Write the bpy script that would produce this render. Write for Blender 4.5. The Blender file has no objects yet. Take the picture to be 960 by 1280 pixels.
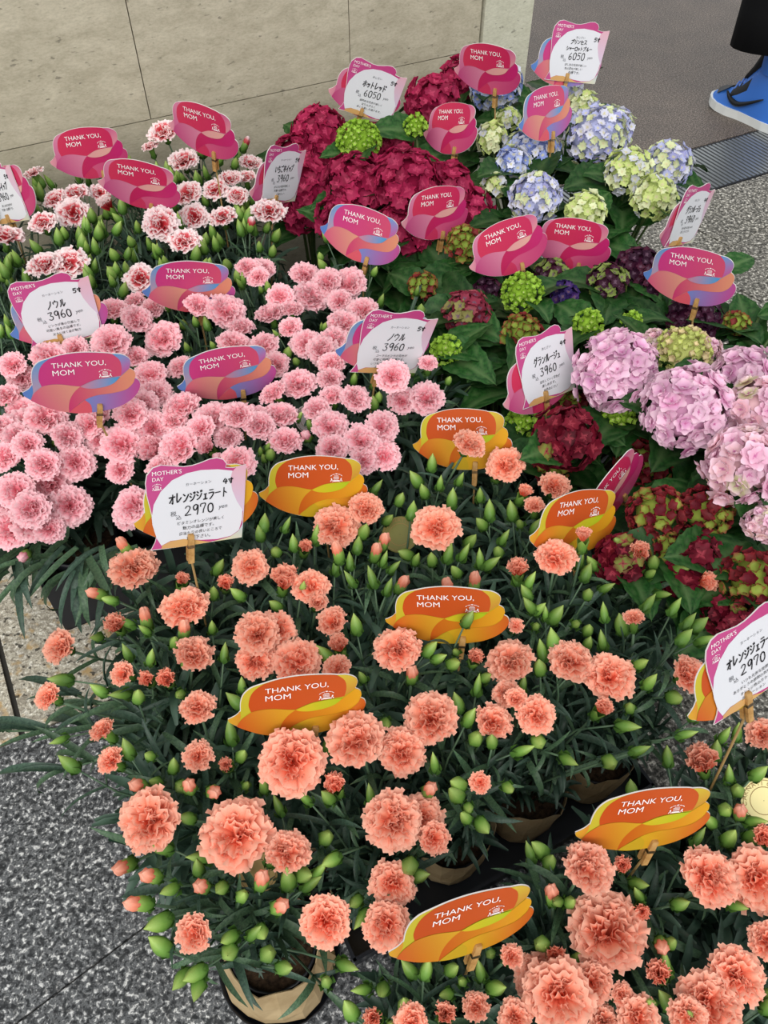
import bpy, bmesh, math, random
from mathutils import Vector, Matrix, Euler
from mathutils import noise as mnoise

sc = bpy.context.scene
col = sc.collection
R = math.radians

# ------------------------------------------------------------------ camera
FPX, PITCH, CAMH = 1010.0, R(49.3), 1.25          # focal length in px of the 960x1280 frame
cam_d = bpy.data.cameras.new('camera')
cam_d.sensor_fit = 'VERTICAL'; cam_d.sensor_height = 36.0; cam_d.lens = FPX/1280*36.0
cam_d.clip_start = .02
cam = bpy.data.objects.new('camera', cam_d); col.objects.link(cam)
cam.location = (0, 0, CAMH); cam.rotation_euler = (math.pi/2-PITCH, 0, 0)
sc.camera = cam
FW = Vector((0, math.cos(PITCH), -math.sin(PITCH))); UPV = Vector((0, math.sin(PITCH), math.cos(PITCH)))
CAM = Vector((0, 0, CAMH))

# ------------------------------------------------------------------ light
w = bpy.data.worlds.new('overcast_sky'); sc.world = w; w.use_nodes = True
bg = w.node_tree.nodes['Background']; bg.inputs[0].default_value = (.93, .97, 1.0, 1); bg.inputs[1].default_value = .80
sun_d = bpy.data.lights.new('overcast_sun_offscreen', 'SUN'); sun_d.energy = 2.3; sun_d.angle = R(55); sun_d.color = (1, .97, .92)
sun = bpy.data.objects.new('overcast_sun_offscreen', sun_d); col.objects.link(sun); sun.rotation_euler = (R(46), 0, R(-8)); sun.location = (-1, -1, 3)
vs = sc.view_settings
vs.view_transform = 'Standard'; vs.look = 'None'; vs.exposure = 0.0; vs.gamma = 1.0; vs.use_curve_mapping = False

# ------------------------------------------------------------------ helpers
rng = random.Random(7)
def ray(x, y): return FW + Vector((1, 0, 0))*((x-480)/FPX) - UPV*((y-640)/FPX)
def at(x, y, z):
    d = ray(x, y); return CAM + d*((z-CAMH)/d.z)
def proj(p):
    v = Vector(p)-CAM; d = v.dot(FW); return 480+FPX*v.x/d, 640-FPX*v.dot(UPV)/d, d
AU = R(62); U = Vector((math.sin(AU), math.cos(AU), 0)); V = Vector((-U.y, U.x, 0))   # along / towards the wall
def uv(u, v, z=0): return U*u + V*v + Vector((0, 0, z))
def s2l(c):
    return tuple((x/255/12.92 if x/255 <= .04045 else ((x/255+.055)/1.055)**2.4) for x in c)
def mesh(name, verts, faces, mats=(), smooth=False, attrs=None, fmat=None):
    m = bpy.data.meshes.new(name); m.from_pydata([tuple(v) for v in verts], [], faces)
    for a in mats: m.materials.append(a)
    if smooth: m.polygons.foreach_set('use_smooth', [True]*len(m.polygons))
    if fmat: m.polygons.foreach_set('material_index', fmat)
    for k, vals in (attrs or {}).items():
        if isinstance(vals[0], (tuple, list)):
            a = m.attributes.new(k, 'FLOAT_COLOR', 'POINT'); a.data.foreach_set('color', [x for c in vals for x in (*c, 1.0)])
        else:
            a = m.attributes.new(k, 'FLOAT', 'POINT'); a.data.foreach_set('value', vals)
    m.update(); return m
def obj(name, me, parent=None, mat=None, color=None):
    o = bpy.data.objects.new(name, me); col.objects.link(o)
    if parent is not None: o.parent = parent
    if mat is not None: o.matrix_local = mat
    if color is not None: o.color = (*color, 1)
    return o
def empty(name, loc=(0, 0, 0), rz=0):
    o = bpy.data.objects.new(name, None); col.objects.link(o); o.location = loc; o.rotation_euler = (0, 0, rz)
    o.empty_display_size = .03; return o
def tag(o, label=None, cat=None, group=None, kind=None):
    if label: o['label'] = label
    if cat: o['category'] = cat
    if group: o['group'] = group
    if kind: o['kind'] = kind
    return o
def frame(p, z, x=None, s=1.0):
    z = Vector(z).normalized()
    x = Vector(x) if x is not None else Vector((1, .13, .02))
    x = (x - z*x.dot(z))
    if x.length < 1e-5: x = Vector((0, 1, 0)) - z*z.y
    x.normalize(); y = z.cross(x)
    return Matrix(((x.x*s, y.x*s, z.x*s, p[0]), (x.y*s, y.y*s, z.y*s, p[1]), (x.z*s, y.z*s, z.z*s, p[2]), (0, 0, 0, 1)))
class MB:
    def __init__(s): s.v = []; s.f = []; s.m = []
    def add(s, v, f, mi=0):
        n = len(s.v); s.v += [Vector(q) for q in v]; s.f += [tuple(i+n for i in q) for q in f]; s.m += [mi]*len(f)
    def box(s, c, d, M=None, mi=0):
        v = [Vector((c[0]+a*d[0]/2, c[1]+b*d[1]/2, c[2]+e*d[2]/2)) for a in (-1, 1) for b in (-1, 1) for e in (-1, 1)]
        if M: v = [M @ q for q in v]
        s.add(v, [(0, 1, 3, 2), (4, 6, 7, 5), (0, 4, 5, 1), (2, 3, 7, 6), (0, 2, 6, 4), (1, 5, 7, 3)], mi)
    def prism(s, pts, z0, z1, mi=0):
        n = len(pts); v = [Vector((p[0], p[1], z0)) for p in pts]+[Vector((p[0], p[1], z1)) for p in pts]
        s.add(v, [tuple(range(n-1, -1, -1)), tuple(range(n, 2*n))]+[(i, (i+1) % n, n+(i+1) % n, n+i) for i in range(n)], mi)
    def lathe(s, prof, n=16, mi=0, fn=None, cap0=False, cap1=False):
        v = []; f = []
        for (r, z) in prof:
            for k in range(n):
                a = 2*math.pi*k/n; q = Vector((r*math.cos(a), r*math.sin(a), z)); v.append(fn(q, a) if fn else q)
        for i in range(len(prof)-1):
            for k in range(n):
                k2 = (k+1) % n; f.append((i*n+k, i*n+k2, (i+1)*n+k2, (i+1)*n+k))
        if cap0: f.append(tuple(range(n-1, -1, -1)))
        if cap1: f.append(tuple((len(prof)-1)*n+k for k in range(n)))
        s.add(v, f, mi)
    def tube(s, pts, rad, n=5, mi=0):
        v = []; f = []; pts = [Vector(p) for p in pts]; m = len(pts)
        for i, p in enumerate(pts):
            t = (pts[min(i+1, m-1)]-pts[max(i-1, 0)]).normalized()
            a = t.orthogonal().normalized() if i == 0 else (a - t*a.dot(t)).normalized()
            b = t.cross(a); r = rad[i] if isinstance(rad, (list, tuple)) else rad
            v += [p+(a*math.cos(2*math.pi*k/n)+b*math.sin(2*math.pi*k/n))*r for k in range(n)]
        for i in range(m-1):
            for k in range(n):
                k2 = (k+1) % n; f.append((i*n+k, i*n+k2, (i+1)*n+k2, (i+1)*n+k))
        f += [tuple(range(n-1, -1, -1)), tuple((m-1)*n+k for k in range(n))]
        s.add(v, f, mi)
    def mesh(s, name, mats=(), smooth=False, attrs=None): return mesh(name, s.v, s.f, mats, smooth, attrs, s.m)

# ------------------------------------------------------------------ materials
class NT:
    def __init__(s, name, rough=.6, spec=.3):
        s.m = bpy.data.materials.new(name); s.m.use_nodes = True; s.t = s.m.node_tree; s.b = s.t.nodes['Principled BSDF']
        s.b.inputs['Roughness'].default_value = rough; s.b.inputs['Specular IOR Level'].default_value = spec
    def n(s, ty, **kw):
        q = s.t.nodes.new(ty)
        for k, v in kw.items(): setattr(q, k, v)
        return q
    def l(s, a, b): s.t.links.new(a, b)
    def ramp(s, src, stops, interp='LINEAR'):
        q = s.n('ShaderNodeValToRGB'); e = q.color_ramp.elements; q.color_ramp.interpolation = interp
        while len(e) < len(stops): e.new(.5)
        for i, (p, c) in enumerate(stops): e[i].position = p; e[i].color = (*c, 1) if len(c) == 3 else c
        s.l(src, q.inputs[0]); return q.outputs[0]
    def noise(s, scale, detail=3, coord=None, rough=.6, dist=0):
        q = s.n('ShaderNodeTexNoise'); q.inputs['Scale'].default_value = scale; q.inputs['Detail'].default_value = detail
        q.inputs['Roughness'].default_value = rough; q.inputs['Distortion'].default_value = dist
        s.l(coord or s.coord(), q.inputs['Vector']); return q.outputs['Fac']
    def coord(s, kind='Object'):
        if not hasattr(s, 'tc'): s.tc = s.n('ShaderNodeTexCoord')
        return s.tc.outputs[kind]
    def world(s):
        if not hasattr(s, 'ge'): s.ge = s.n('ShaderNodeNewGeometry')
        return s.ge.outputs['Position']
    def mix(s, a, b, f, mode='MIX'):
        q = s.n('ShaderNodeMix', data_type='RGBA', blend_type=mode)
        for i, x in ((0, f), (6, a), (7, b)):
            if hasattr(x, 'links'): s.l(x, q.inputs[i])
            elif i == 0: q.inputs[0].default_value = x
            else: q.inputs[i].default_value = (*x, 1)
        return q.outputs[2]
    def math(s, op, a, b=0.0):
        q = s.n('ShaderNodeMath', operation=op)
        for i, x in ((0, a), (1, b)):
            if hasattr(x, 'links'): s.l(x, q.inputs[i])
            else: q.inputs[i].default_value = x
        return q.outputs[0]
    def attr(s, name, out='Fac'):
        q = s.n('ShaderNodeAttribute', attribute_name=name); return q.outputs[out]
    def oinfo(s, out):
        if not hasattr(s, 'oi'): s.oi = s.n('ShaderNodeObjectInfo')
        return s.oi.outputs[out]
    def bump(s, h, strength=.3, dist=.002):
        q = s.n('ShaderNodeBump'); q.inputs['Strength'].default_value = strength; q.inputs['Distance'].default_value = dist
        s.l(h, q.inputs['Height']); s.l(q.outputs[0], s.b.inputs['Normal'])
    def color(s, c):
        if hasattr(c, 'links'): s.l(c, s.b.inputs['Base Color'])
        else: s.b.inputs['Base Color'].default_value = (*c, 1)
        return s
    def vary(s, c, lo=.85, hi=1.12):
        k = s.n('ShaderNodeMapRange'); s.l(s.oinfo('Random'), k.inputs[0]); k.inputs[3].default_value = lo; k.inputs[4].default_value = hi
        q = s.n('ShaderNodeVectorMath', operation='SCALE')
        if hasattr(c, 'links'): s.l(c, q.inputs[0])
        else: q.inputs[0].default_value = c
        s.l(k.outputs[0], q.inputs['Scale']); return q.outputs[0]
    def translucent(s, c, f=.3):
        tr = s.n('ShaderNodeBsdfTranslucent'); mx = s.n('ShaderNodeMixShader'); mx.inputs[0].default_value = f
        if hasattr(c, 'links'): s.l(c, tr.inputs[0])
        else: tr.inputs[0].default_value = (*c, 1)
        out = s.t.nodes['Material Output']
        s.l(s.b.outputs[0], mx.inputs[1]); s.l(tr.outputs[0], mx.inputs[2]); s.l(mx.outputs[0], out.inputs[0])

def plain(name, c, rough=.6, spec=.3, metal=0):
    n = NT(name, rough, spec); n.color(s2l(c)); n.b.inputs['Metallic'].default_value = metal; return n.m

def granite(name, base, dark, light, scale=190, warm=None):
    n = NT(name, .55, .3); p = n.world()
    a = n.noise(scale, 5, p, .62, .35); b = n.noise(scale*2.6, 2, p, .6); big = n.noise(9, 3, p); d = n.noise(scale*.62, 3, p, .6, .5)
    c = n.ramp(a, [(.40, dark), (.47, base), (.545, base), (.60, light)])
    c = n.mix(c, dark, n.ramp(d, [(.50, (0, 0, 0)), (.60, (.8, .8, .8))]))
    c = n.mix(c, n.ramp(b, [(.38, (.35, .35, .35)), (.58, (1, 1, 1))]), .6, 'MULTIPLY')
    c = n.mix(c, n.ramp(big, [(.3, (.85, .85, .85)), (.7, (1.1, 1.1, 1.08))]), 1.0, 'MULTIPLY')
    if warm:
        r = n.noise(scale*.28, 2, p, .6); c = n.mix(c, warm, n.ramp(r, [(.56, (0, 0, 0)), (.68, (.85, .85, .85))]))
        sp = n.noise(scale*.75, 1, p, .5); c = n.mix(c, (.02, .018, .015), n.ramp(sp, [(.63, (0, 0, 0)), (.68, (.85, .85, .85))]))
    n.color(n.vary(c, .94, 1.06)); n.bump(a, .25, .0015); return n.m
M_GRAN = granite('grey_granite', s2l((112, 114, 117)), s2l((44, 46, 49)), s2l((226, 226, 226)), 150)
M_GRANR = granite('light_grey_granite', s2l((138, 134, 126)), s2l((62, 60, 55)), s2l((240, 235, 224)), 130)
M_BEIGE = granite('rust_speckled_granite', s2l((205, 198, 182)), s2l((160, 152, 138)), s2l((246, 241, 230)), 120, warm=s2l((186, 155, 105)))
n = NT('dark_brown_tile', .5, .4); p = n.world()
a = n.noise(190, 3, p, .75); b = n.noise(7, 3, p)
c = n.ramp(a, [(.36, s2l((54, 46, 41))), (.5, s2l((88, 78, 71))), (.62, s2l((150, 138, 128)))])
c = n.mix(c, n.ramp(b, [(.3, (.85, .85, .85)), (.7, (1.1, 1.08, 1.06))]), 1.0, 'MULTIPLY'); n.color(c); n.bump(a, .1, .001); M_DTILE = n.m
M_JOINT = plain('joint_mortar', (62, 60, 57), .9, .1)

def stone(name, c0, c1, c2):
    n = NT(name, .62, .25); p = n.world()
    mp = n.n('ShaderNodeMapping'); mp.inputs['Scale'].default_value = (1, 1, 2.4); n.l(p, mp.inputs[0])
    a = n.noise(14, 6, mp.outputs[0], .65, .6); b = n.noise(120, 3, mp.outputs[0], .7); f = n.noise(55, 2, mp.outputs[0], .5)
    c = n.ramp(a, [(.3, c0), (.5, c1), (.72, c2)])
    c = n.mix(c, n.ramp(b, [(.3, (.8, .8, .78)), (.6, (1.04, 1.04, 1.04))]), .8, 'MULTIPLY')
    c = n.mix(c, (.12, .11, .085), n.ramp(f, [(.66, (0, 0, 0)), (.74, (.6, .6, .6))]))
    n.color(n.vary(c, .95, 1.05)); n.bump(b, .12, .001); return n.m
M_WALL = stone('beige_limestone', s2l((172, 164, 143)), s2l((188, 180, 159)), s2l((202, 194, 173)))
M_WALL2 = stone('pale_limestone', s2l((186, 184, 164)), s2l((198, 196, 177)), s2l((208, 206, 188)))
M_GROOVE = plain('dark_joint', (104, 96, 82), .9, .1)

def petal_mat(name, stops, streak=None, trans=.28):
    n = NT(name, .55, .2); t = n.attr('tip')
    nz = n.noise(38, 2, n.coord()); tt = n.math('ADD', t, n.math('MULTIPLY', n.math('SUBTRACT', nz, .5), .28))
    c = n.ramp(tt, stops); c = n.vary(c, .93, 1.10)
    n.color(c); n.translucent(c, trans); return n.m
M_ORANGE = petal_mat('coral_orange_petal', [(.0, s2l((236, 98, 70))), (.40, s2l((244, 122, 92))), (.72, s2l((252, 156, 126))), (1, s2l((255, 196, 172)))])
M_PINK = petal_mat('pink_petal', [(.0, s2l((238, 126, 142))), (.4, s2l((243, 142, 158))), (.75, s2l((250, 176, 188))), (1, s2l((255, 214, 220)))])
M_BICOL = petal_mat('red_petal_with_white_edge', [(.0, s2l((176, 34, 44))), (.55, s2l((200, 52, 62))), (.76, s2l((222, 100, 108))), (.88, s2l((253, 228, 230))), (1, s2l((255, 242, 242)))])
PET = {'orange': M_ORANGE, 'pink': M_PINK, 'bic': M_BICOL}

def leaf_mat(name, c0, c1, rough=.45, spec=.4, trans=.12, scale=30, veins=False):
    n = NT(name, rough, spec); nz = n.noise(scale, 3); c = n.ramp(nz, [(.3, c0), (.7, c1)])
    if veins:
        v = n.attr('vein'); c = n.mix(c, s2l((104, 132, 84)), n.ramp(v, [(.0, (0, 0, 0)), (1, (.55, .55, .55))]))
    c = n.vary(c, .6 if veins else .72, 1.25); n.color(c); n.translucent(c, trans); return n.m
M_CLEAF = leaf_mat('carnation_leaf', s2l((40, 62, 51)), s2l((70, 96, 78)))
M_CLEAF2 = leaf_mat('carnation_leaf_fresh', s2l((52, 80, 58)), s2l((88, 116, 84)))
M_STEM = leaf_mat('carnation_stem', s2l((70, 98, 76)), s2l((104, 130, 98)))
M_HLEAF = leaf_mat('hydrangea_leaf', s2l((20, 56, 22)), s2l((44, 92, 38)), .5, .22, .16, 22, True)
M_HSTEM = leaf_mat('hydrangea_stem', s2l((66, 92, 48)), s2l((100, 124, 70)))
n = NT('bud_green', .45, .35); nz = n.noise(60, 2); z = n.attr('tip')
c = n.ramp(z, [(0, s2l((70, 112, 52))), (.55, s2l((116, 158, 70))), (1, s2l((170, 196, 108)))])
c = n.mix(c, n.ramp(nz, [(.3, (.8, .85, .75)), (.7, (1.1, 1.08, 1))]), 1., 'MULTIPLY'); c = n.vary(c, .75, 1.15); n.color(c); n.translucent(c, .12); M_BUD = n.m
def floret_mat(name, edge=None, e0=.45, e1=.95, core=None, trans=.22, lo=.86, hi=1.1):
    n = NT(name, .55, .2); base = n.oinfo('Color'); t = n.attr('tip'); c = base
    if edge: c = n.mix(c, edge, n.ramp(t, [(e0, (0, 0, 0)), (e1, (1, 1, 1))]))
    if core: c = n.mix(core, c, n.ramp(t, [(.02, (0, 0, 0)), (.22, (1, 1, 1))]))
    c = n.vary(c, lo, hi); n.color(c); n.translucent(c, trans); return n.m
M_FL = floret_mat('floret_plain', None, core=s2l((222, 214, 170)))
M_FLMAG = floret_mat('floret_magenta', s2l((182, 42, 88)), .3, 1.2, core=s2l((206, 70, 110)), lo=.78, hi=1.2)
M_FLP = floret_mat('floret_purple', None, core=s2l((120, 90, 110)))
M_FLGR = floret_mat('floret_green_red_edge', s2l((150, 44, 52)), .45, 1.05)
M_FLPK = floret_mat('floret_pink', s2l((250, 216, 232)), .35, 1.0, core=s2l((206, 120, 170)))
M_FLRED = floret_mat('floret_deep_red', s2l((124, 24, 48)), .3, 1.1, core=s2l((170, 60, 76)), lo=.75, hi=1.2)
n = NT('flower_head_core', .9, .1); n.color(n.oinfo('Color')); M_CORE = n.m

M_POT = plain('black_plastic', (26, 27, 30), .4, .4)
M_CRATE = plain('navy_black_plastic', (30, 33, 40), .35, .45)
n = NT('potting_soil', .95, .1); nz = n.noise(160, 3); n.color(n.ramp(nz, [(.3, s2l((32, 24, 18))), (.7, s2l((70, 54, 40)))])); n.bump(nz, .6, .004); M_SOIL = n.m
n = NT('kraft_paper', .75, .2); nz = n.noise(25, 4); n.color(n.ramp(nz, [(.3, s2l((158, 134, 98))), (.7, s2l((190, 168, 130)))])); n.bump(nz, .3, .003); M_KRAFT = n.m
n = NT('clip_wood', .55, .3); nz = n.noise(140, 2); n.color(n.ramp(nz, [(.3, s2l((160, 116, 62))), (.7, s2l((196, 154, 96)))])); M_WOOD = n.m
M_STICK = plain('bamboo_stick', (150, 122, 76), .6)
M_WIRE = plain('clip_spring_steel', (170, 165, 155), .3, .5, 1)
n = NT('printed_card', .32, .4); c = n.mix(n.attr('print', 'Color'), (.86, .84, .86), 1.0, 'MULTIPLY'); n.color(c); M_CARD = n.m
M_WHITE = plain('white_ink', (250, 244, 244), .5)
M_PAPERW = plain('card_white_edge', (240, 236, 232), .5)
M_INK = plain('black_marker_ink', (26, 26, 30), .6)
M_INK2 = plain('grey_pen_ink', (92, 94, 100), .6)

# ------------------------------------------------------------------ setting: paving, wall, drain
def clip(poly, a, b, c):                      # keep the part of a convex polygon where a*x + b*y <= c
    out = []
    for i in range(len(poly)):
        p, q = poly[i], poly[(i+1) % len(poly)]; dp = a*p[0]+b*p[1]-c; dq = a*q[0]+b*q[1]-c
        if dp <= 0: out.append(p)
        if (dp < 0 < dq) or (dq < 0 < dp):
            t = dp/(dp-dq); out.append((p[0]+(q[0]-p[0])*t, p[1]+(q[1]-p[1])*t))
    return out
VW, UCOR, UGRV, VB, VG0, VG1, UB = 1.80, 1.371, 1.227, .796, 1.635, 1.875, .62
b = MB()
for (u0, u1, v0, v1) in ((-9, 13, -7, VG0), (-9, 13, VG1, 15), (-9, UCOR-.01, VG0, VG1), (UCOR+2.26, 13, VG0, VG1)):        # bedding, left open over the drain channel
    b.prism([uv(u0, v0), uv(u1, v0), uv(u1, v1), uv(u0, v1)], -.14, -.006)
floor = tag(obj('floor', b.mesh('floor', [M_JOINT])), 'stone paving of a walkway in grey, beige and dark brown slabs', kind='structure')
def slab(poly, mat, name='paver', top=0.0, gap=.0022):
    if len(poly) < 3: return
    cx = sum(p[0] for p in poly)/len(poly); cy = sum(p[1] for p in poly)/len(poly)
    A = abs(sum(poly[i][0]*poly[(i+1) % len(poly)][1]-poly[(i+1) % len(poly)][0]*poly[i][1] for i in range(len(poly))))/2
    if A < .0008: return
    q = []
    for p in poly:
        d = Vector((p[0]-cx, p[1]-cy)); L = d.length; k = max(0, (L-gap*1.4)/L) if L else 0
        q.append((d.x*k, d.y*k))
    m = MB(); m.prism(q, -.02, 0)
    o = obj(name, m.mesh(name, [mat]), floor); o.location = (cx, cy, top); return o
A5 = R(51.5); D5 = (math.sin(A5), math.cos(A5)); N5 = (-D5[1], D5[0])
def r5(d, nn): return (D5[0]*d+N5[0]*nn, D5[1]*d+N5[1]*nn)
rows = [-2.37, -1.807, -1.243, -.68, -.117, .4465, 1.008, 1.57, 2.13, 2.7]
offs = [.1, .6, .3, .35, .45, .25, .31, 1.16, .5]
for i in range(len(rows)-1):
    d0 = -2.6+(offs[i] % .85)
    if i == 6: d0 = 2.059-5*.85
    while d0 < 4.0:
        poly = [r5(d0, rows[i]), r5(d0+.85, rows[i]), r5(d0+.85, rows[i+1]), r5(d0, rows[i+1])]
        d0 += .85
        poly = clip(poly, V.x, V.y, VG0-.004)
        front = clip(poly, V.x, V.y, VB)
        back = clip(clip(poly, -V.x, -V.y, -VB), -U.x, -U.y, -UB)
        back = clip(back, V.x, V.y, VG0) if back else back
        for q in (front, back):
            if len(q) >= 3:
                mx = sum(p[0] for p in q)/len(q)*U.x+sum(p[1] for p in q)/len(q)*U.y
                slab(q, M_GRANR if mx > .75 else M_GRAN)
us = [-2.65, -1.85, -1.05, -.25, .55]
for i in range(4):
    for (v0, v1) in ((VB, 1.30), (1.30, VW+.02)):
        q = [uv(us[i], v0), uv(us[i+1]+(.07 if i == 3 else 0), v0), uv(us[i+1]+(.07 if i == 3 else 0), v1), uv(us[i], v1)]
        slab([(p.x, p.y) for p in q], M_BEIGE, gap=.004)
for i in range(4):                                        # dark interior tiles beyond the drain
    for j in range(8):
        d0, n0 = -1.5+i*3.4, 1.86+(j-1)*1.2
        poly = [r5(d0, n0), r5(d0+3.4, n0), r5(d0+3.4, n0+1.2), r5(d0, n0+1.2)]
        poly = clip(clip(poly, -V.x, -V.y, -(VG1+.004)), -U.x, -U.y, -(UCOR-.02))
        if len(poly) >= 3: slab(poly, M_DTILE, 'tile', gap=.001)

# limestone wall: every slab a piece of its own
ROTW = Matrix.Rotation(math.atan2(U.y, U.x), 4, 'Z')      # local x along wall, local y into the wall
def wslab(name, u0, u1, z0, z1, mat, parent, v0=VW, dep=.03, g=.0011):
    m = MB(); m.box(((u1-u0)/2, dep/2, (z1-z0)/2), (u1-u0-2*g, dep, z1-z0-2*g))
    o = obj(name, m.mesh(name, [mat]), wall, wi @ Matrix.Translation(uv(u0, v0, z0)) @ ROTW); return o
m = MB(); m.box((UCOR/2-1.30+.0, .19, 1.25), (UCOR+2.6-.012, .32, 2.5))
wall = obj('wall_back', m.mesh('wall_back', [M_GROOVE])); wall.matrix_local = Matrix.Translation(uv(.0, VW, 0)) @ ROTW
tag(wall, 'beige limestone slab wall behind the flower display', kind='structure')
wi = (Matrix.Translation(uv(.0, VW, 0)) @ ROTW).inverted()
ZJ = .4835
vj = [-1.53, -.57, .39, .869, UGRV-.006]
vl = [-1.3, -.20, UGRV-.006]
def wpanel(u0, u1, z0, z1, mat=M_WALL, v0=VW, name='panel'):
    wslab(name, u0, u1, z0, z1, mat, wall, v0)
for i in range(len(vj)-1):
    wpanel(vj[i], vj[i+1], ZJ, 1.26); wpanel(vj[i], vj[i+1], 1.26, 2.5)
for i in range(len(vl)-1): wpanel(vl[i], vl[i+1], 0, ZJ)
wpanel(UGRV, UCOR, 0, 2.5, M_WALL2, VW-.004)
m = MB(); m.box((0, .17, 1.25), (.02, .33, 2.498)); o = obj('panel', m.mesh('panel', [M_WALL2]), wall); o.matrix_local = wi @ (Matrix.Translation(uv(UCOR-.0105, VW, 0)) @ ROTW)

# drain grate in the doorway
grate = empty('drain_grate', uv(2.4, VG0, 0)); gi = grate.matrix_basis.inverted()
M_GFR = plain('drain_frame', (40, 40, 42), .5); M_GBAR = plain('drain_bar_steel', (150, 154, 156), .32, .5, .6); M_GPIT = plain('concrete_channel', (118, 114, 108), .9)
def gpart(name, m, mat, u, v, z=0):
    o = obj(name, m if isinstance(m, bpy.types.Mesh) else m.mesh(name, [mat]), grate); o.matrix_local = gi @ Matrix.Translation(uv(u, v, z)) @ ROTW; return o
m = MB(); m.box((1.12, (VG1-VG0)/2, -.125), (2.26, VG1-VG0, .02)); gpart('channel', m, M_GPIT, UCOR, VG0)
m = MB(); m.box((1.128, .004, -.012), (2.25, .007, .024)); gpart('frame', m, M_GFR, UCOR, VG0); gpart('frame', m, M_GFR, UCOR, VG1-.008)
m = MB(); m.box((0, 0, 0), (.0095, VG1-VG0-.008, .022)); bm_ = m.mesh('bar', [M_GBAR])
for i in range(126): gpart('bar', bm_, None, UCOR+.012+i*.0172, (VG0+VG1)/2, -.0112)
tag(grate, 'steel drain grate with parallel bars set in the floor before the dark tiles', 'drain grate')

# ------------------------------------------------------------------ flower, bud and leaf shapes
def petal(V_, F_, T_, yaw, tilt, L, wid, rg, z0=0., r0=.02, ns=5, na=8, ruffle=.13, curl=.0, t0=.12, kk=(2.2, 3.4), off=(0, 0)):
    base = len(V_); ph = rg.uniform(0, 6.28); k = rg.uniform(*kk); ph2 = rg.uniform(0, 6.28); cy, sy = math.cos(yaw), math.sin(yaw)
    x = r0; z = z0; pts = []
    for i in range(ns+1):
        s = i/ns; a = R(6)+(tilt-R(6))*min(1, s*1.5)+curl*s*s
        if i: x += math.sin(a)*L/ns; z += math.cos(a)*L/ns
        pts.append((x, z, a, s))
    for (x, z, a, s) in pts:
        hw = wid*L*(.10+.62*s**.8)
        for j in range(na+1):
            t = j/na*2-1
            rf = ruffle*L*s**1.6*(math.sin(k*math.pi*t+ph)+.5*math.sin(2.3*k*math.pi*t+ph2))*.62
            ln = (1 if s < 1 else 1-.10*t*t+(.045 if j % 2 else -.045))
            ext = (ln-1)*L*.9 - .12*L*s*t*t
            rad = x+math.sin(a)*ext+math.cos(a)*rf; zz = z+math.cos(a)*ext-math.sin(a)*rf
            lat = hw*math.sin(t*1.25)/.95
            V_.append(Vector((off[0]+rad*cy-lat*sy, off[1]+rad*sy+lat*cy, zz))); T_.append(min(1, t0+(1-t0)*s**1.3))
    for i in range(ns):
        for j in range(na):
            p = base+i*(na+1)+j; F_.append((p, p+1, p+na+2, p+na+1))
def bloom_mesh(seed, kind, style):
    rg = random.Random(seed); V_, F_, T_ = [], [], []
    if style == 'open': lay = [(7, 93, 1.0, 1.08), (7, 80, .97, 1.02), (7, 64, .90, .95)]; cr = (26, .40, .66, .17)
    elif style == 'simple': lay = [(6, 92, 1.0, 1.15), (6, 76, .95, 1.05), (6, 55, .84, .95)]; cr = (11, .26, .60, .15)
    elif style == 'loose': lay = [(6, 72, 1.0, 1.08), (6, 58, .97, 1.0), (6, 44, .92, .9)]; cr = (18, .32, .76, .16)
    else: lay = [(5, 26, 1.0, .8), (5, 20, 1.02, .75)]; cr = (9, .16, .98, .10)
    for n_, (c, t, L, wd) in enumerate(lay):
        o = rg.uniform(0, 6.28)
        for q in range(c):
            petal(V_, F_, T_, o+2*math.pi*q/c+rg.uniform(-.25, .25), R(t+rg.uniform(-10, 8)), L*rg.uniform(.88, 1.06), wd, rg, na=14, kk=(2.6, 4.2),
                  ruffle=(.10, .14, .17)[n_] if style != 'half' else .08, t0=.40-.08*n_ if style != 'half' else .35)
    for q in range(cr[0]):
        a = 2.39996*q+rg.uniform(-.4, .4); rb = cr[1]*math.sqrt((q+.5)/cr[0]); yaw = a+rg.gauss(0, 1.0)
        petal(V_, F_, T_, yaw, R(rg.uniform(0, 22)+42*rb/cr[1]*rg.uniform(.5, 1)) if style != 'half' else R(rg.uniform(0, 16)), cr[2]*rg.uniform(.82, 1.1)*(1-.18*rb), .78, rg,
              na=12, kk=(2.4, 4.4), ruffle=cr[3]*rg.uniform(.8, 1.5), t0=.05, off=(rb*math.cos(a), rb*math.sin(a)), r0=.0)
    hh = .25 if style != 'half' else .3
    V_ = [Vector((v.x, v.y, v.z-hh)) for v in V_]
    return mesh('flower', V_, F_, [PET[kind]], True, {'tip': T_})
BLOOM = {}
for ki, kind in enumerate(('orange', 'pink', 'bic')):
    BLOOM[kind] = {'open': [bloom_mesh(100*ki+s, kind, 'open' if kind != 'bic' else 'simple') for s in range(5)],
                   'loose': [bloom_mesh(100*ki+30+s, kind, 'loose') for s in range(4)],
                   'half': [bloom_mesh(100*ki+60+s, kind, 'half') for s in range(3)]}
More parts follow.
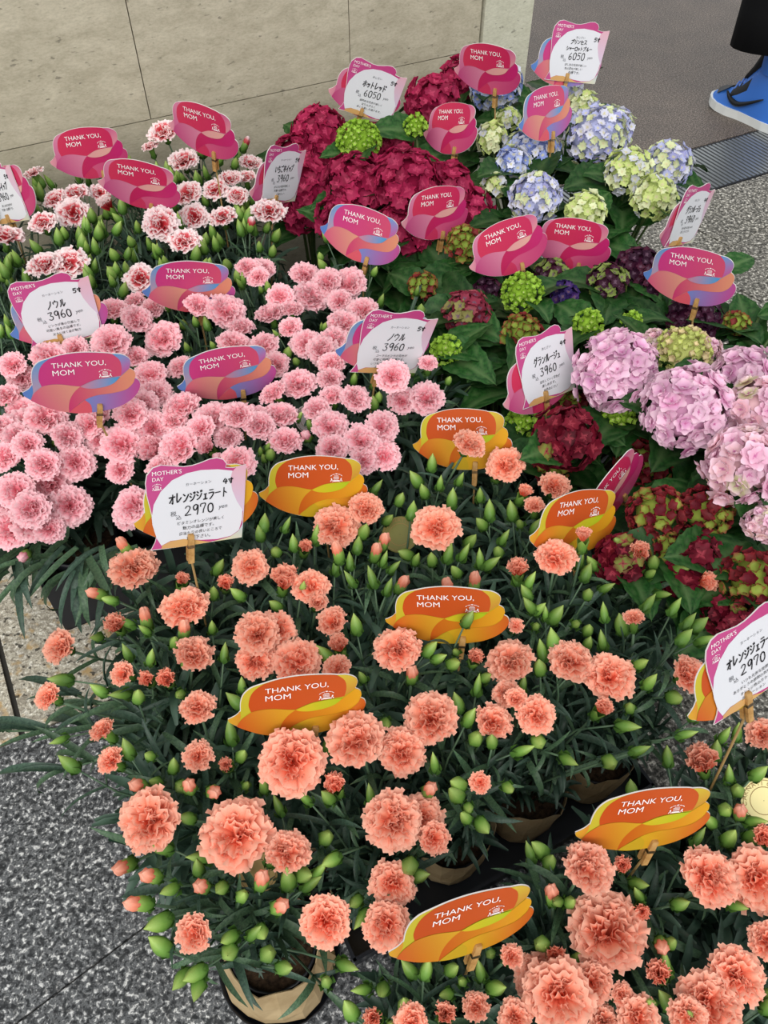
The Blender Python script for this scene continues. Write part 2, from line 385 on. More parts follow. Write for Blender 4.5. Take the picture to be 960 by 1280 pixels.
# calyx below a bloom: base at z=-1, mouth at z=0
m = MB(); tips = []
def cal_fn(q, a): return Vector((q.x, q.y, q.z+(.16*math.cos(5*a) if q.z > -.05 else 0)))
m.lathe([(.07, -1.04), (.15, -1.0), (.22, -.82), (.25, -.5), (.28, -.2), (.31, .0)], 10, fn=cal_fn, cap0=True)
for k in range(4):
    a = k*math.pi/2; pts = [Vector((math.cos(a)*r, math.sin(a)*r, z)) for r, z in ((.15, -1.02), (.30, -.82), (.24, -.6))]
    s_ = Vector((-math.sin(a), math.cos(a), 0))*.15
    m.add([pts[0]-s_*.6, pts[0]+s_*.6, pts[1]+s_, pts[2], pts[1]-s_], [(0, 1, 2, 3, 4)])
CALYX = m.mesh('calyx', [M_BUD], True, {'tip': [min(1, max(0, (v.z+1)*.75)) for v in m.v]})
def bud_mesh(seed, plump=1., open_=None):
    rg = random.Random(seed); m = MB(); lean = rg.uniform(-.1, .1)
    prof = [(.09, 0), (.19, .06), (.26, .22), (.285, .42), (.25, .64), (.17, .84), (.08, 1.0), (.012, 1.14)]
    if open_: prof = [(.09, 0), (.18, .06), (.25, .24), (.28, .46), (.27, .66), (.25, .80), (.23, .88)]
    def fn(q, a): return Vector((q.x*plump*(1+.07*math.cos(5*a))+lean*q.z*q.z*.3, q.y*plump*(1+.07*math.cos(5*a)), q.z+(.09*math.cos(5*a) if open_ and q.z > .85 else 0)))
    m.lathe(prof, 10, fn=fn, cap0=True)
    for k in range(4):
        a = k*math.pi/2+.4; s_ = Vector((-math.sin(a), math.cos(a), 0))*.13
        p0, p1, p2 = [Vector((math.cos(a)*r, math.sin(a)*r, z)) for r, z in ((.14, -.02), (.31, .16), (.29, .40))]
        m.add([p0-s_*.6, p0+s_*.6, p1+s_, p2, p1-s_], [(0, 1, 2, 3, 4)])
    tip = [min(1, max(0, v.z)) for v in m.v]; mats = [M_BUD]
    if open_:
        mats.append(PET[open_]); n0 = len(m.v); ph = rg.uniform(0, 6.28)
        def fn2(q, a): k = 1+.16*math.cos(6*a+ph+q.z*3.5); return Vector((q.x*k, q.y*k, q.z+.05*math.cos(3*a+ph)*(q.z > 1.1)))
        m.lathe([(.21, .60), (.245, .85), (.25, 1.02), (.20, 1.20), (.11, 1.32), (.03, 1.36)], 18, 1, fn2, cap1=True)
        tip += [min(1, .45+.5*(v.z-.6)/.8) for v in m.v[n0:]]
    return m.mesh('bud', mats, True, {'tip': tip})
BUDS = [bud_mesh(s, p) for s, p in ((1, 1.0), (2, .82), (3, 1.1), (4, .72))]
CBUDS = {k: [bud_mesh(20+i, 1, k) for i in range(2)] for k in PET}
def blade(seed, L=1.0, W=.072, droop=.6, ns=6):
    rg = random.Random(seed); V_ = []; F_ = []; y = z = 0; a = .25+rg.uniform(-.1, .1); tw = rg.uniform(-.4, .4)
    for i in range(ns+1):
        s = i/ns
        if i: y += math.cos(a)*L/ns; z += math.sin(a)*L/ns; a -= droop/ns*(.5+s)*1.4
        hw = W*(.75+.6*s)*(1-s**2.6)*1.0+.002; tx = math.sin(tw*s)*.05
        V_ += [Vector((-hw+tx, y, z+hw*.55)), Vector((tx, y, z)), Vector((hw+tx, y, z+hw*.55))]
        if i:
            b_ = 3*i; F_ += [(b_-3, b_-2, b_+1, b_), (b_-2, b_-1, b_+2, b_+1)]
    return V_, F_
BLADES = []
for s, (dr, wd) in enumerate(((.3, .06), (.9, .068), (1.5, .062), (.6, .052), (2.1, .06))):
    v_, f_ = blade(s, 1, wd, dr); BLADES.append(mesh('leaf', v_, f_, [M_CLEAF if s % 2 else M_CLEAF2], True))
def foliage_mesh(seed, n_, rad, h, z0, bl=(.06, .11), mat=M_CLEAF):
    """one cushion of narrow blades: every blade starts on one of the plant's shoots"""
    rg = random.Random(seed); m = MB(); shoots = []
    for k in range(26):
        a = rg.uniform(0, 6.28); r = rad*math.sqrt(rg.random()); hh = h*(1-.45*(r/rad)**2)*rg.uniform(.7, 1.0)
        shoots.append((Vector((math.cos(a)*r*.3, math.sin(a)*r*.3, z0)), Vector((math.cos(a)*r, math.sin(a)*r, z0+hh))))
    for p0, p1 in shoots: m.tube([p0, p0.lerp(p1, .5)+Vector((0, 0, .02)), p1], [.0022, .002, .0015], 4, 1)
    for k in range(n_):
        p0, p1 = shoots[k % len(shoots)]; t = rg.uniform(.25, 1.0)**.8; p = p0.lerp(p1, t); L = rg.uniform(*bl)*(1.1-.25*t)
        a = rg.uniform(0, 6.28); el = rg.uniform(.0, .9) if t < .85 else rg.uniform(.4, 1.25)
        out = Vector((math.cos(a), math.sin(a), 0)) + Vector((p1.x, p1.y, 0))*4*rg.random()
        d = out.normalized()*math.cos(el)+Vector((0, 0, 1))*math.sin(el)
        v_, f_ = blade(rg.randint(0, 9999), L, .055*L/.085*.085/L*L*1.05, rg.uniform(.2, 1.7), 4)
        zax = (Vector((0, 0, 1))-d*d.z); zax = zax.normalized() if zax.length > .05 else Vector((1, 0, 0))
        xax = d.cross(zax); M = Matrix((xax, d, zax)).transposed()
        m.add([p+M @ q for q in v_], f_)
    return m.mesh('foliage', [mat, M_STEM], True)

# hydrangea florets, heads and leaves
def floret_mesh(seed, npet, mat, point=.0, cup=.25, double=False, wid=.62, ns=3, na=4):
    rg = random.Random(seed); V_, F_, T_ = [], [], []
    for layer in range(2 if double else 1):
        sc_ = 1. if layer == 0 else .62; off = layer*math.pi/npet; n0 = npet
        for q in range(n0):
            a = off+2*math.pi*q/n0+rg.uniform(-.12, .12); ca, sa = math.cos(a), math.sin(a); base = len(V_); tl = cup*(1+layer*1.6)+rg.uniform(-.18, .18); tw = rg.uniform(-.25, .25)
            for i in range(ns+1):
                s = i/ns; r = (.05+.95*s)*sc_; zz = r*math.sin(tl)*s-.10*s*s*(1-layer)
                hw = sc_*wid*(math.sin(math.pi*min(1, (s*.76+.10)))**.8)*(1 if s < 1 else (.80-.55*point))
                for j in range(na+1):
                    t = j/na*2-1; lat = hw*t; rr = r*math.cos(tl)-(.06+.22*s*s)*t*t*sc_
                    V_.append(Vector((rr*ca-lat*sa, rr*sa+lat*ca, zz+tw*lat*.5+.10*hw*t*t+.03*layer))); T_.append(s)
            for i in range(ns):
                for j in range(na):
                    p = base+i*(na+1)+j; F_.append((p, p+1, p+na+2, p+na+1))
    b_ = len(V_); V_ += [Vector((.07*math.cos(k*2.094), .07*math.sin(k*2.094), .05)) for k in range(3)]+[Vector((0, 0, .12))]; T_ += [0]*4
    F_ += [(b_, b_+1, b_+3), (b_+1, b_+2, b_+3), (b_+2, b_, b_+3)]
    return mesh('floret', V_, F_, [mat], True, {'tip': T_})
FLO = {'mag': [floret_mesh(s, 4, M_FLMAG, .5, .22, wid=.70) for s in range(4)],
       'blue': [floret_mesh(10+s, 4, M_FL, .35, .35, wid=.60) for s in range(4)],
       'dark': [floret_mesh(60+s, 4, M_FLP, .25, .35, wid=.64) for s in range(3)],
       'pink': [floret_mesh(20+s, 4, M_FLPK, .0, .20, True, .74) for s in range(4)],
       'red': [floret_mesh(30+s, 4, M_FLRED, .3, .25, wid=.74) for s in range(4)],
       'green': [floret_mesh(40+s, 4, M_FLGR, .2, .62, wid=.6) for s in range(3)],
       'lime': [floret_mesh(50+s, 4, M_FL, .2, .85, wid=.6) for s in range(3)]}
m = MB(); m.lathe([(.02, -.42), (.5, -.36), (.74, -.12), (.76, .16), (.62, .42), (.36, .60), (.05, .68)], 12, cap0=True, cap1=True)
HEAD = m.mesh('flower_head', [M_CORE], True)
def hleaf(seed, ns=12, na=8):
    rg = random.Random(seed); V_, F_, T_ = [], [], []; dro = rg.uniform(.5, 1.1); fold = rg.uniform(.18, .36)
    y = z = 0; a = .25
    for i in range(ns+1):
        s = i/ns
        if i: y += math.cos(a)/ns; z += math.sin(a)/ns; a -= dro/ns
        hw = .37*math.sin(math.pi*s**.80)**.66*(1-.28*s) + (.018 if i % 2 else -.006)*(0 < s < .97) if 0 < s < 1 else .004
        for j in range(na+1):
            t = j/na*2-1; at_ = abs(t); vv = (s*9+(-1.6)*at_) % 1.0; vein = max(0, 1-abs(vv-.5)*5) if at_ > .05 else 1.0
            V_.append(Vector((hw*t, y+.10*at_*at_*0-.04*at_, z+fold*hw*at_+.010*math.cos(2*math.pi*vv)*(at_ > .05)))); T_.append(vein*(.9 if at_ > .05 else 1))
    for i in range(ns):
        for j in range(na):
            p = i*(na+1)+j; F_.append((p, p+1, p+na+2, p+na+1))
    return mesh('leaf', V_, F_, [M_HLEAF], True, {'vein': T_})
HLEAF = [hleaf(s) for s in range(5)]

# pots
def pot_mesh(r, h, mat=M_POT):
    m = MB(); m.lathe([(r*.72, 0), (r*.95, h*.86), (r*1.0, h*.86), (r*1.0, h), (r*.94, h), (r*.90, h*.86), (r*.7, .006)], 20, cap0=True); return m.mesh('pot', [mat], True)
def soil_mesh(r, z): m = MB(); m.lathe([(.002, z), (r*.5, z+.004), (r*.93, z)], 14, cap0=True); return m.mesh('soil', [M_SOIL], True)
def sleeve_mesh(r, h, seed):
    rg = random.Random(seed); ph = rg.uniform(0, 6.28); m = MB()
    def fn(q, a):
        k = 1+.02*math.sin(4*a+ph)*(q.z/h)+.02*math.sin(9*a+ph*2+q.z*60)+rg.uniform(-.008, .008)
        return Vector((q.x*k, q.y*k, q.z+(.012*math.sin(3*a+ph)+.006*math.sin(8*a) if q.z > h*.8 else 0)))
    m.lathe([(r*.80, .004), (r*.90, h*.3), (r*.98, h*.65), (r*1.02, h), (r*1.01, h-.001), (r*.97, h*.65), (r*.89, h*.3)], 22, fn=fn); return m.mesh('paper_sleeve', [M_KRAFT], False)
POT4, POT5 = pot_mesh(.056, .105), pot_mesh(.068, .13)
SOIL4, SOIL5 = soil_mesh(.056, .093), soil_mesh(.068, .115)
SLEEVE = [sleeve_mesh(.058, .125, s) for s in range(3)]

m = MB()
def bag_fn(q, a):
    k = 1+.035*math.sin(5*a+q.z*40)+.025*math.sin(11*a+2); return Vector((q.x*k, q.y*k, q.z+(.008*math.sin(3*a)+.004*math.sin(7*a) if q.z > .09 else 0)))
m.lathe([(.062, .004), (.074, .014), (.073, .045), (.066, .080), (.060, .112), (.0585, .111), (.064, .079), (.071, .045)], 18, fn=bag_fn); BAG = m.mesh('paper_sleeve', [M_KRAFT])
m = MB(); m.lathe([(.066, .0), (.079, .001), (.0825, .018), (.081, .018), (.077, .004), (.002, .004)], 24, cap0=True); SAUCER = m.mesh('saucer', [M_CRATE], True)

# ------------------------------------------------------------------ potted carnations
CARDS = {   # x, y, z of the card's middle, yaw, tilt, roll in degrees
'rose1':(-0.5834,1.5749,0.5031,12.7,3.7,-4.4),'rose2':(-0.3288,1.4812,0.5899,-26.0,-4.7,-9.9),'rose3':(-0.4440,1.4060,0.5259,-5.2,-6.9,-14.4),
'rain6':(-0.4047,0.8382,0.5400,19.7,2.0,-15.2),'rain7':(-0.3208,1.1504,0.4814,10.6,-2.4,-12.8),'rain8':(-0.2375,0.9529,0.4614,13.4,-0.8,-3.6),
'rain12':(-0.0406,1.2913,0.4937,-18.6,9.7,-12.1),'rose13':(0.2086,1.7471,0.5939,-30.8,-6.8,-1.1),'rose14':(0.1387,1.7101,0.4918,-50.4,21.8,13.4),
'rose15':(0.0984,1.4290,0.4573,30.6,9.9,-13.5),'rain17':(0.3234,1.6543,0.5458,38.4,17.2,-10.6),'rose18':(0.2241,1.3213,0.4499,8.9,16.8,10.9),
'rose19':(0.3592,1.3944,0.4142,-21.4,8.0,-1.1),'rain21':(0.4974,1.1475,0.5032,-33.0,1.4,2.6),'ora24':(0.1167,0.8711,0.4033,-13.5,20.7,5.2),
'ora25':(-0.0963,0.7541,0.4265,8.0,15.0,-10.4),'ora27':(0.2582,0.6991,0.4129,29.8,19.8,-21.7),'ora28':(0.0764,0.5424,0.4268,-4.8,9.7,-0.4),
'ora29':(-0.0927,0.4118,0.4476,11.8,11.4,-11.2),'ora31':(0.2718,0.3047,0.4053,9.9,15.9,-11.4),'ora32':(0.0766,0.2016,0.4132,19.2,16.3,-15.4),
'rose23':(0.3260,0.7760,0.3870,42.0,7.9,22.5),
'pB':(-0.4991,1.0408,0.5151,19.2,7.7,-0.2),'pE':(0.0160,0.9662,0.5105,20.7,-1.2,-17.3),'pH':(-0.1940,1.5090,0.4949,53.8,-4.4,-20.7),
'pC':(-0.0217,1.7130,0.5662,4.4,-4.4,-18.7),'pD':(0.3987,1.8055,0.6054,6.5,8.1,-7.3),'pI':(0.5635,1.3790,0.4828,43.3,2.5,-17.6),
'pF':(0.2518,0.9856,0.4538,37.7,25.5,-7.0),'pA':(-0.2196,0.6323,0.5318,28.1,17.0,-15.3),'pG':(0.3728,0.4229,0.5336,30.0,25.5,2.1),
'pJ':(-0.7360,1.4791,0.4727,-31.6,10.9,20.6)}
def card_axes(yaw, tilt, roll):
    y, t, r = R(yaw), R(tilt), R(roll)
    X = Vector((math.cos(y), math.sin(y), 0)); N = Vector((math.sin(y), -math.cos(y), 0)); Z = Vector((0, 0, 1))
    Y = Z*math.cos(t)-N*math.sin(t); N2 = N*math.cos(t)+Z*math.sin(t)
    return X*math.cos(r)+Y*math.sin(r), -X*math.sin(r)+Y*math.cos(r), N2
TEXTZONE = []                                   # do not let random buds stand in front of the lettering
for k, q in CARDS.items():
    X, Y, N = card_axes(*q[3:]); c = Vector(q[:3])
    TEXTZONE.append([proj(c+X*a+Y*b_)[:2]+(proj(c)[2],) for a, b_ in ((-.055, -.03), (.055, -.03), (.055, .045), (-.055, .045))])
def covers_text(p):
    x, y, d = proj(p)
    for z in TEXTZONE:
        if d > z[0][2]+.02: continue
        xs = [q[0] for q in z]; ys = [q[1] for q in z]
        if min(xs)-6 < x < max(xs)+6 and min(ys)-4 < y < max(ys)+4: return True
    return False

RECTS = []                                      # card faces and pegs, as rectangles: axes matrix, centre, half sizes, whether things give way forwards or backwards
POFF = {'pA': (0, -.004), 'pG': (-.012, -.012), 'pB': (-.004, -.012), 'pE': (-.014, -.004), 'pH': (-.012, -.016), 'pC': (-.012, -.010), 'pD': (-.016, -.018), 'pI': (-.014, -.016), 'pF': (-.018, -.022), 'pJ': (.02, -.006)}
for k, q in CARDS.items():
    X, Y, N = card_axes(*q[3:]); c = Vector(q[:3]); o = POFF.get(k, (0, 0)); cl = (-.010, -.056) if k[0] == 'p' else (.022, -.047)
    RECTS.append((X, Y, N, c+X*o[0]+Y*o[1], .074, .049, 'card'))
    if k[0] == 'p': RECTS.append((X, Y, N, c, .0575, .056, 'card'))
    RECTS.append((X, Y, N, c+X*cl[0]+Y*(cl[1]-.006), .006, .022, 'peg'))
TAGS = ((955, 1001, .318, .026, (-.1, -.5, .8)), (500, 668, .35, .027, (-.2, -.4, .8)), (384, 524, .385, .022, (.6, -.5, .6)), (322, 1090, .33, .022, (0, -.4, .9)))
for (x, y, z, r_, nr) in TAGS:
    Mt = frame(at(x, y, z), nr); RECTS.append((Mt.col[0].xyz, Mt.col[1].xyz, Mt.col[2].xyz, Mt.translation.copy(), r_*.9, r_*.9, 'card'))
def clear(q, rad, mode='front', depth=.98, steps=45):
    """slide a flower along its line of sight until it no longer cuts a card"""
    dirv = (CAM-q).normalized(); q0 = q.copy(); way = 0
    for _ in range(steps):
        hit = None
        for X, Y, N, c, hx, hy, ty in RECTS:
            if mode == 'back' and ty == 'peg': continue
            d = q-c; s_ = d.dot(N)
            if abs(s_) < rad*depth and abs(d.dot(X)) < hx+rad*.92 and abs(d.dot(Y)) < hy+rad*.92: hit = (s_, ty); break
        if hit is None: return q
        if way == 0: way = -1 if (mode == 'back' or hit[1] == 'peg' or hit[0] < -rad*.35) else 1
        q = q+dirv*(.004*way)
    return q
def cuts_card(p, q):
    for X, Y, N, c, hx, hy, ty in RECTS:
        a, b_ = (p-c).dot(N), (q-c).dot(N)
        if min(a, b_) > .004 or max(a, b_) < -.004: continue
        t = a/(a-b_) if abs(a-b_) > 1e-6 else .5
        t = min(1, max(0, t)); r = p.lerp(q, t)-c
        if abs(r.dot(X)) < hx+.006 and abs(r.dot(Y)) < hy+.006: return True
    return False
def relax(items, cap, k=.62, it=14):
    """ease apart things that share a spot: items are [position, radius, origin]"""
    for _ in range(it):
        for i in range(len(items)):
            for j in range(i):
                A, B = items[i], items[j]; d = A[0]-B[0]; need = k*(A[1]+B[1])
                if d.length >= need: continue
                da, db = (A[0]-CAM).length, (B[0]-CAM).length; far, near = (A, B) if da > db else (B, A); st = min(.004, (need-d.length)*.5)
                for it_, sg in ((far, 1), (near, -1)):
                    nq = it_[0]+(it_[0]-CAM).normalized()*st*sg
                    if (nq-it_[2]).length < cap: it_[0] = nq
class Plant:
    def __init__(s, kind, name, u, v, z0, ztop, pot, label, group, cat):
        s.kind = kind; s.pos = uv(u, v, z0); s.ztop = ztop; s.pot = pot; s.fl = []; s.e = empty(name, s.pos); tag(s.e, label, cat, group)
        s.soil = z0+(.093 if pot == 4 else .115)
    def loc(s, M): return Matrix.Translation(-s.pos) @ M
PL = []
OR_L = 'potted carnation with ruffled coral-orange blooms in the large group before the pink carnations'
for v_, us_ in ((.290, (-.006,)), (.310, (.144, .270, .396, .522)), (.445, (-.01, .115, .24, .365, .49, .615)), (.572, (.015, .14, .265, .39, .515)), (.699, (.05, .18, .31, .44, .567))):
    for u_ in us_: PL.append(Plant('orange', 'potted_carnation', u_, v_, 0.004, .40, 4, OR_L, 'coral-orange carnations of the large group', 'potted carnation'))
for v_, us_ in ((.10, (.145, .275, .405, .535, .665)), (-.035, (.215, .345, .475))):
    for u_ in us_: PL.append(Plant('orange2', 'potted_carnation', u_, v_, 0.004, .345, 4, 'potted carnation with coral-orange blooms in the separate tray across the dark gap', 'coral-orange carnations of the separate tray', 'potted carnation'))
for v_, us_ in ((.86, (.21, .365, .515)), (1.045, (-.055, .095, .245, .395, .545)), (1.19, (-.055, .095, .245, .395, .545))):
    for u_ in us_: PL.append(Plant('pink', 'potted_carnation', u_, v_, .016 if (u_ < .15) else .004, .45, 5, 'potted carnation with pale pink ruffled blooms in the pink group', 'pale pink carnations', 'potted carnation'))
for v_, us_ in ((1.36, (-.03, .12, .27, .42)), (1.50, (-.03, .12, .27, .42)), (1.64, (.0, .15, .30, .45))):
    for u_ in us_: PL.append(Plant('bic', 'potted_carnation', u_, v_, .004, .46, 5, 'potted carnation with white-edged red blooms and many green buds by the wall', 'white-edged red carnations', 'potted carnation'))

FLW = {'bic': [(204,163,36,'o',.03),(270,167,38,'o',.05),(229,199,36),(187,182,20),(125,215,26),(41,215,24),(68,248,30),(95,240,32),(92,265,40),(53,277,34),(7,293,44),(200,279,42),(230,300,38),(235,241,34),
 (243,270,34),(277,269,34),(287,222,30),(268,236,30),(308,220,24),(313,202,30),(296,244,28),(336,262,40),(55,330,42),(86,327,42),(175,347,38),(125,240,24),(145,192,18,'b'),(131,252,18,'h'),(307,180,12,'b'),(314,280,13,'b'),(203,10000,0)],
'pink': [(142,385,40),(167,375,32),(172,398,42),(202,423,50),(248,380,36),(283,388,52),(302,407,36),(293,427,46),(224,458,36),(188,467,42),(170,445,36),(138,427,50),(63,445,50),(93,435,36),(27,472,38),(7,493,42),
 (193,490,46),(180,505,40),(227,505,48),(263,522,52),(298,517,46),(322,523,42),(217,523,38),(58,520,54),(25,513,44),(32,528,46),(22,546,44),(4,533,42),(163,517,44),(192,535,46),(153,555,54),(125,550,38),(222,557,56),
 (187,560,34,'h'),(150,587,36),(257,557,22,'h'),(198,583,36),(298,577,46),(95,577,48),(55,580,44),(62,603,60),(20,613,48),(88,632,52),(38,636,50),(165,632,50),(13,660,56),(38,652,52),(62,660,40),(160,640,46),(30,695,14,'b'),
 (327,335,36),(382,342,40),(435,353,48),(408,352,40),(390,370,48),(425,375,34),(453,387,40),(430,402,44),(338,390,42),(362,408,32),(383,428,42),(403,437,42),(420,423,38),(415,453,38),(373,478,48),(413,472,36),(415,493,34),
 (445,497,40),(340,490,38),(350,517,48),(325,530,44),(357,550,44),(413,532,48),(452,550,48),(477,533,44),(415,560,42),(480,568,46),(503,500,40),(533,497,46),(490,470,44,'o',.05),(535,453,26),(310,333,34),(322,345,30),
 (330,430,38),(345,455,36),(285,545,38),(250,535,38),(110,530,40),(85,545,40),(120,515,40),(272,575,14,'b'),(72,547,16,'b'),(383,545,14,'b'),(350,370,36),(265,360,34),(365,385,34),
 (455,575,38),(395,510,36),(5,570,40),(5,622,44),(125,455,40),(190,385,36),(15,455,36),(35,555,40)],
'orange': [(167,708,64),(230,757,62),(243,817,54,'l'),(75,808,46,'l'),(143,778,26,'h'),(153,842,34,'l'),(182,848,20,'h'),(207,847,24,'h'),(247,883,46),(60,870,36,'l'),(128,912,36,'l'),(138,950,38,'l'),(248,945,42,'l'),(182,773,14,'b'),(230,787,16,'b'),
 (120,742,14,'b'),(155,683,14,'b'),(228,723,17,'h'),(282,728,20,'h'),(312,708,46),(322,790,56),(320,825,52),(282,955,18,'h'),(420,657,60),(457,635,46),(545,658,62),(388,732,50),(355,720,34,'h'),(415,777,42,'l'),(345,787,54),(370,825,62),(420,835,38),
 (423,803,24,'h'),(497,810,62),(537,897,72),(503,938,62),(443,923,74),(367,953,88),(422,690,14,'b'),(480,677,16,'b'),(503,730,15,'b'),(593,728,15,'b'),(595,820,20,'h'),(637,825,62),(633,867,38),(617,902,52,'l'),(515,843,15,'b'),(382,682,17,'h'),(397,752,28,'l'),
 (695,695,54),(647,708,26,'h'),(730,667,19,'h',.045),(800,688,24,'h'),(887,727,26,'h'),(792,772,28,'l'),(715,825,58),(763,845,64),(645,782,22,'l'),(755,883,22,'h'),(862,843,52,'l'),(670,893,50),(645,873,30,'l'),(588,553,44,'o',.05),(632,580,50),(693,607,42,'l'),(657,612,18,'h'),(618,590,16,'h'),(668,632,28,'l'),
 (185,1025,82),(295,1040,92),(242,1167,50,'l'),(173,982,18,'b'),(237,983,17,'b'),(267,990,17,'b'),(155,1083,18,'b'),(188,1095,18,'b'),(172,1130,18,'b'),(252,1108,17,'b'),(418,978,28,'h'),(360,1063,58),(492,1025,76),(527,1020,58),(543,1048,44,'l'),(490,1105,58),(483,1158,62),(407,1153,66),
 (600,978,30,'l'),(537,987,17,'b'),(327,1100,18,'b'),(350,1133,17,'b'),(470,690,15,'b'),(560,735,14,'b'),(710,690,20,'h')],
'orange2': [(952,918,42,'l'),(877,948,38,'h'),(513,1277,46),(465,1272,24,'h'),(557,1266,26,'h'),(595,1258,38,'l'),(640,1195,32,'l'),(737,1083,66),(778,1080,22,'h'),(760,1163,102),(690,1118,17,'b'),(890,1095,76),(945,1100,80),(923,1218,72),(887,1255,78),(675,1223,66),(697,1245,88),(740,1228,54,'l'),
 (778,1243,32,'l'),(797,1273,56),(823,1215,30,'h'),(695,1196,26,'h'),(803,1140,20,'h'),(925,1015,17,'b'),(955,1045,26,'h'),(827,1182,18,'b'),(755,1275,40),(645,1272,44),(960,1175,50),(860,1270,50)]}
BUDPX = {'orange': [(122,797),(159,817),(188,823),(125,863),(173,871),(152,868),(302,858),(280,817),(267,742),(298,743),(273,710),(225,868),(232,830),(182,788),(138,750),(158,778),(265,785),(218,803),(78,850),(75,925),(160,937),(187,945),(295,877),(288,917),(302,945),(217,958),(88,955),
 (358,657),(325,668),(367,680),(395,670),(447,683),(437,703),(420,708),(465,723),(485,735),(438,725),(378,737),(345,757),(492,710),(508,693),(520,700),(602,655),(588,677),(580,692),(560,692),(623,690),(613,705),(630,673),(570,715),(540,700),(585,775),(445,782),(453,847),(482,905),(537,812),(548,823),(570,815),(567,830),(607,847),(597,858),(587,898),(595,923),(572,880),(615,927),(543,955),(410,933),(408,820),
 (662,727),(658,742),(662,758),(682,768),(673,762),(695,770),(670,783),(720,780),(735,788),(757,735),(735,743),(725,702),(733,717),(740,705),(772,678),(817,703),(813,717),(850,712),(827,743),(810,755),(843,760),(873,782),(855,798),(880,800),(860,778),(755,767),(777,782),(753,802),(735,805),(692,803),(678,815),(675,835),(727,832),(800,830),(812,853),(787,885),(783,908),(798,938),(870,893),(857,918),(843,872),(673,927),(653,938),(762,953),(653,857),(655,883),(710,950),
 (203,1060),(195,978),(235,1023),(252,1072),(248,1085),(213,1112),(277,1110),(303,1120),(200,1153),(202,1182),(287,1190),(287,1172),(228,1223),(245,1217),(247,1235),(317,1167),(308,982),(227,983),(330,983),(348,1008),(410,997),(382,998),(463,995),(408,1047),(398,1090),(415,1075),(378,1093),(388,1105),(360,1100),(342,1072),(453,1147),(445,1127),(522,1095),(512,1083),(327,1165),(335,1192),(355,1210),(408,1227),(433,1207),(570,993),(582,1022),(603,1032),(585,1010),(635,985),(573,980),
 (530,615),(550,605),(565,625),(500,625),(515,640),(485,650),(600,620),(612,640),(640,640),(650,655),(470,610),(540,580),(670,660),(690,650),(480,700),(455,665),(345,690),(330,655),(600,700),(645,720),(520,600),(575,600)],
'orange2': [(835,947),(905,920),(922,917),(895,940),(453,1237),(533,1213),(512,1212),(478,1237),(558,1243),(578,1227),(565,1212),(438,1263),(507,1260),(662,1067),(675,1062),(687,1078),(712,1128),(697,1127),(677,1180),(797,1105),(798,1120),(832,1207),(732,1235),(833,1252),(920,1132),(922,988),(907,1012),(912,1048),(942,1045),(943,1027),(888,1027),(873,1048),(948,967),(912,970),(813,1255),(720,1198),(957,1243),(867,1272),(850,1130),(600,1215),(620,1235)]}
KEY = {'orange2': 'orange'}
def settle(kind, x, y, dz=0.):
    z = {'bic': .46, 'pink': .45, 'orange': .40, 'orange2': .345}[kind]; ps = [p for p in PL if p.kind == kind]
    for _ in range(5):
        q = at(x, y, z+dz); pl = min(ps, key=lambda p: (p.pos.xy-q.xy).length); r = (pl.pos.xy-q.xy).length; z = pl.ztop-1.9*r*r
        z = max(z, pl.soil+.05)
    while at(x, y, z+dz).dot(V) > 1.715: z += .005
    return at(x, y, z+dz), pl, r
def up_dir(q, pl, rg, k=4.2, cam_=.18, jit=.22):
    d = q-pl.pos; n_ = Vector((d.x*k, d.y*k, 1.0)); n_.normalize()
    n_ += (CAM-q).normalized()*cam_ + Vector((rg.uniform(-jit, jit), rg.uniform(-jit, jit), 0)); return n_.normalized()
def stem_mesh(p0, p1, n1, r0=.0024, r1=.0018, mat=None, k=.5):
    L = (p1-p0).length; t0 = Vector((p1.x-p0.x, p1.y-p0.y, .0))*.3+Vector((0, 0, L)); t1 = n1*L*k*2; pts = []
    for i in range(6):
        t = i/5; h = (2*t**3-3*t*t+1, t**3-2*t*t+t, -2*t**3+3*t*t, t**3-t*t); pts.append(p0*h[0]+t0*h[1]+p1*h[2]+t1*h[3])
    m = MB(); m.tube(pts, [r0+(r1-r0)*i/5 for i in range(6)], 5); return m.mesh('stem', [mat or M_STEM], True), pts
def add_leaves(pl, pts, rg, ts=(.55, .8), n_each=2, L=(.055, .09)):
    for t in ts:
        i = min(4, int(t*5)); p = pts[i].lerp(pts[i+1], t*5-i); tg = (pts[i+1]-pts[i]).normalized(); pp = proj(p)
        if 285 < pp[0] < 450 and 1165 < pp[1] < 1275 and rg.random() < .35: continue
        a0 = rg.uniform(0, 6.28); x = tg.orthogonal().normalized(); y = tg.cross(x)
        for k in range(n_each):
            a = a0+k*math.pi+rg.uniform(-.4, .4); out = x*math.cos(a)+y*math.sin(a); el = rg.uniform(.25, .95)
            d = (out*math.cos(el)+tg*math.sin(el)).normalized(); zx = (tg-d*tg.dot(d)).normalized(); xx = d.cross(zx); s = rg.uniform(*L)
            M = Matrix(((xx.x*s, d.x*s, zx.x*s, p.x), (xx.y*s, d.y*s, zx.y*s, p.y), (xx.z*s, d.z*s, zx.z*s, p.z), (0, 0, 0, 1)))
            if cuts_card(p, p+d*s) or cuts_card(p+d*s*.5, p+d*s*.95-zx*s*.35): continue
            obj('leaf', rg.choice(BLADES), pl.e, pl.loc(M))
PLACED = []
for kind, lst in FLW.items():
    for it in lst:
        if it[1] > 2000: continue
        st = it[3] if len(it) > 3 else 'o'; q, pl, r = settle(kind, it[0], it[1], rng.uniform(-.008, .010)+(it[4] if len(it) > 4 else 0.)); d = it[2]*(1.12 if kind == 'bic' else 1)
        PLACED.append([q, (d/2/FPX*proj(q)[2] if st != 'b' else .012), q.copy(), pl])
relax(PLACED, .035)
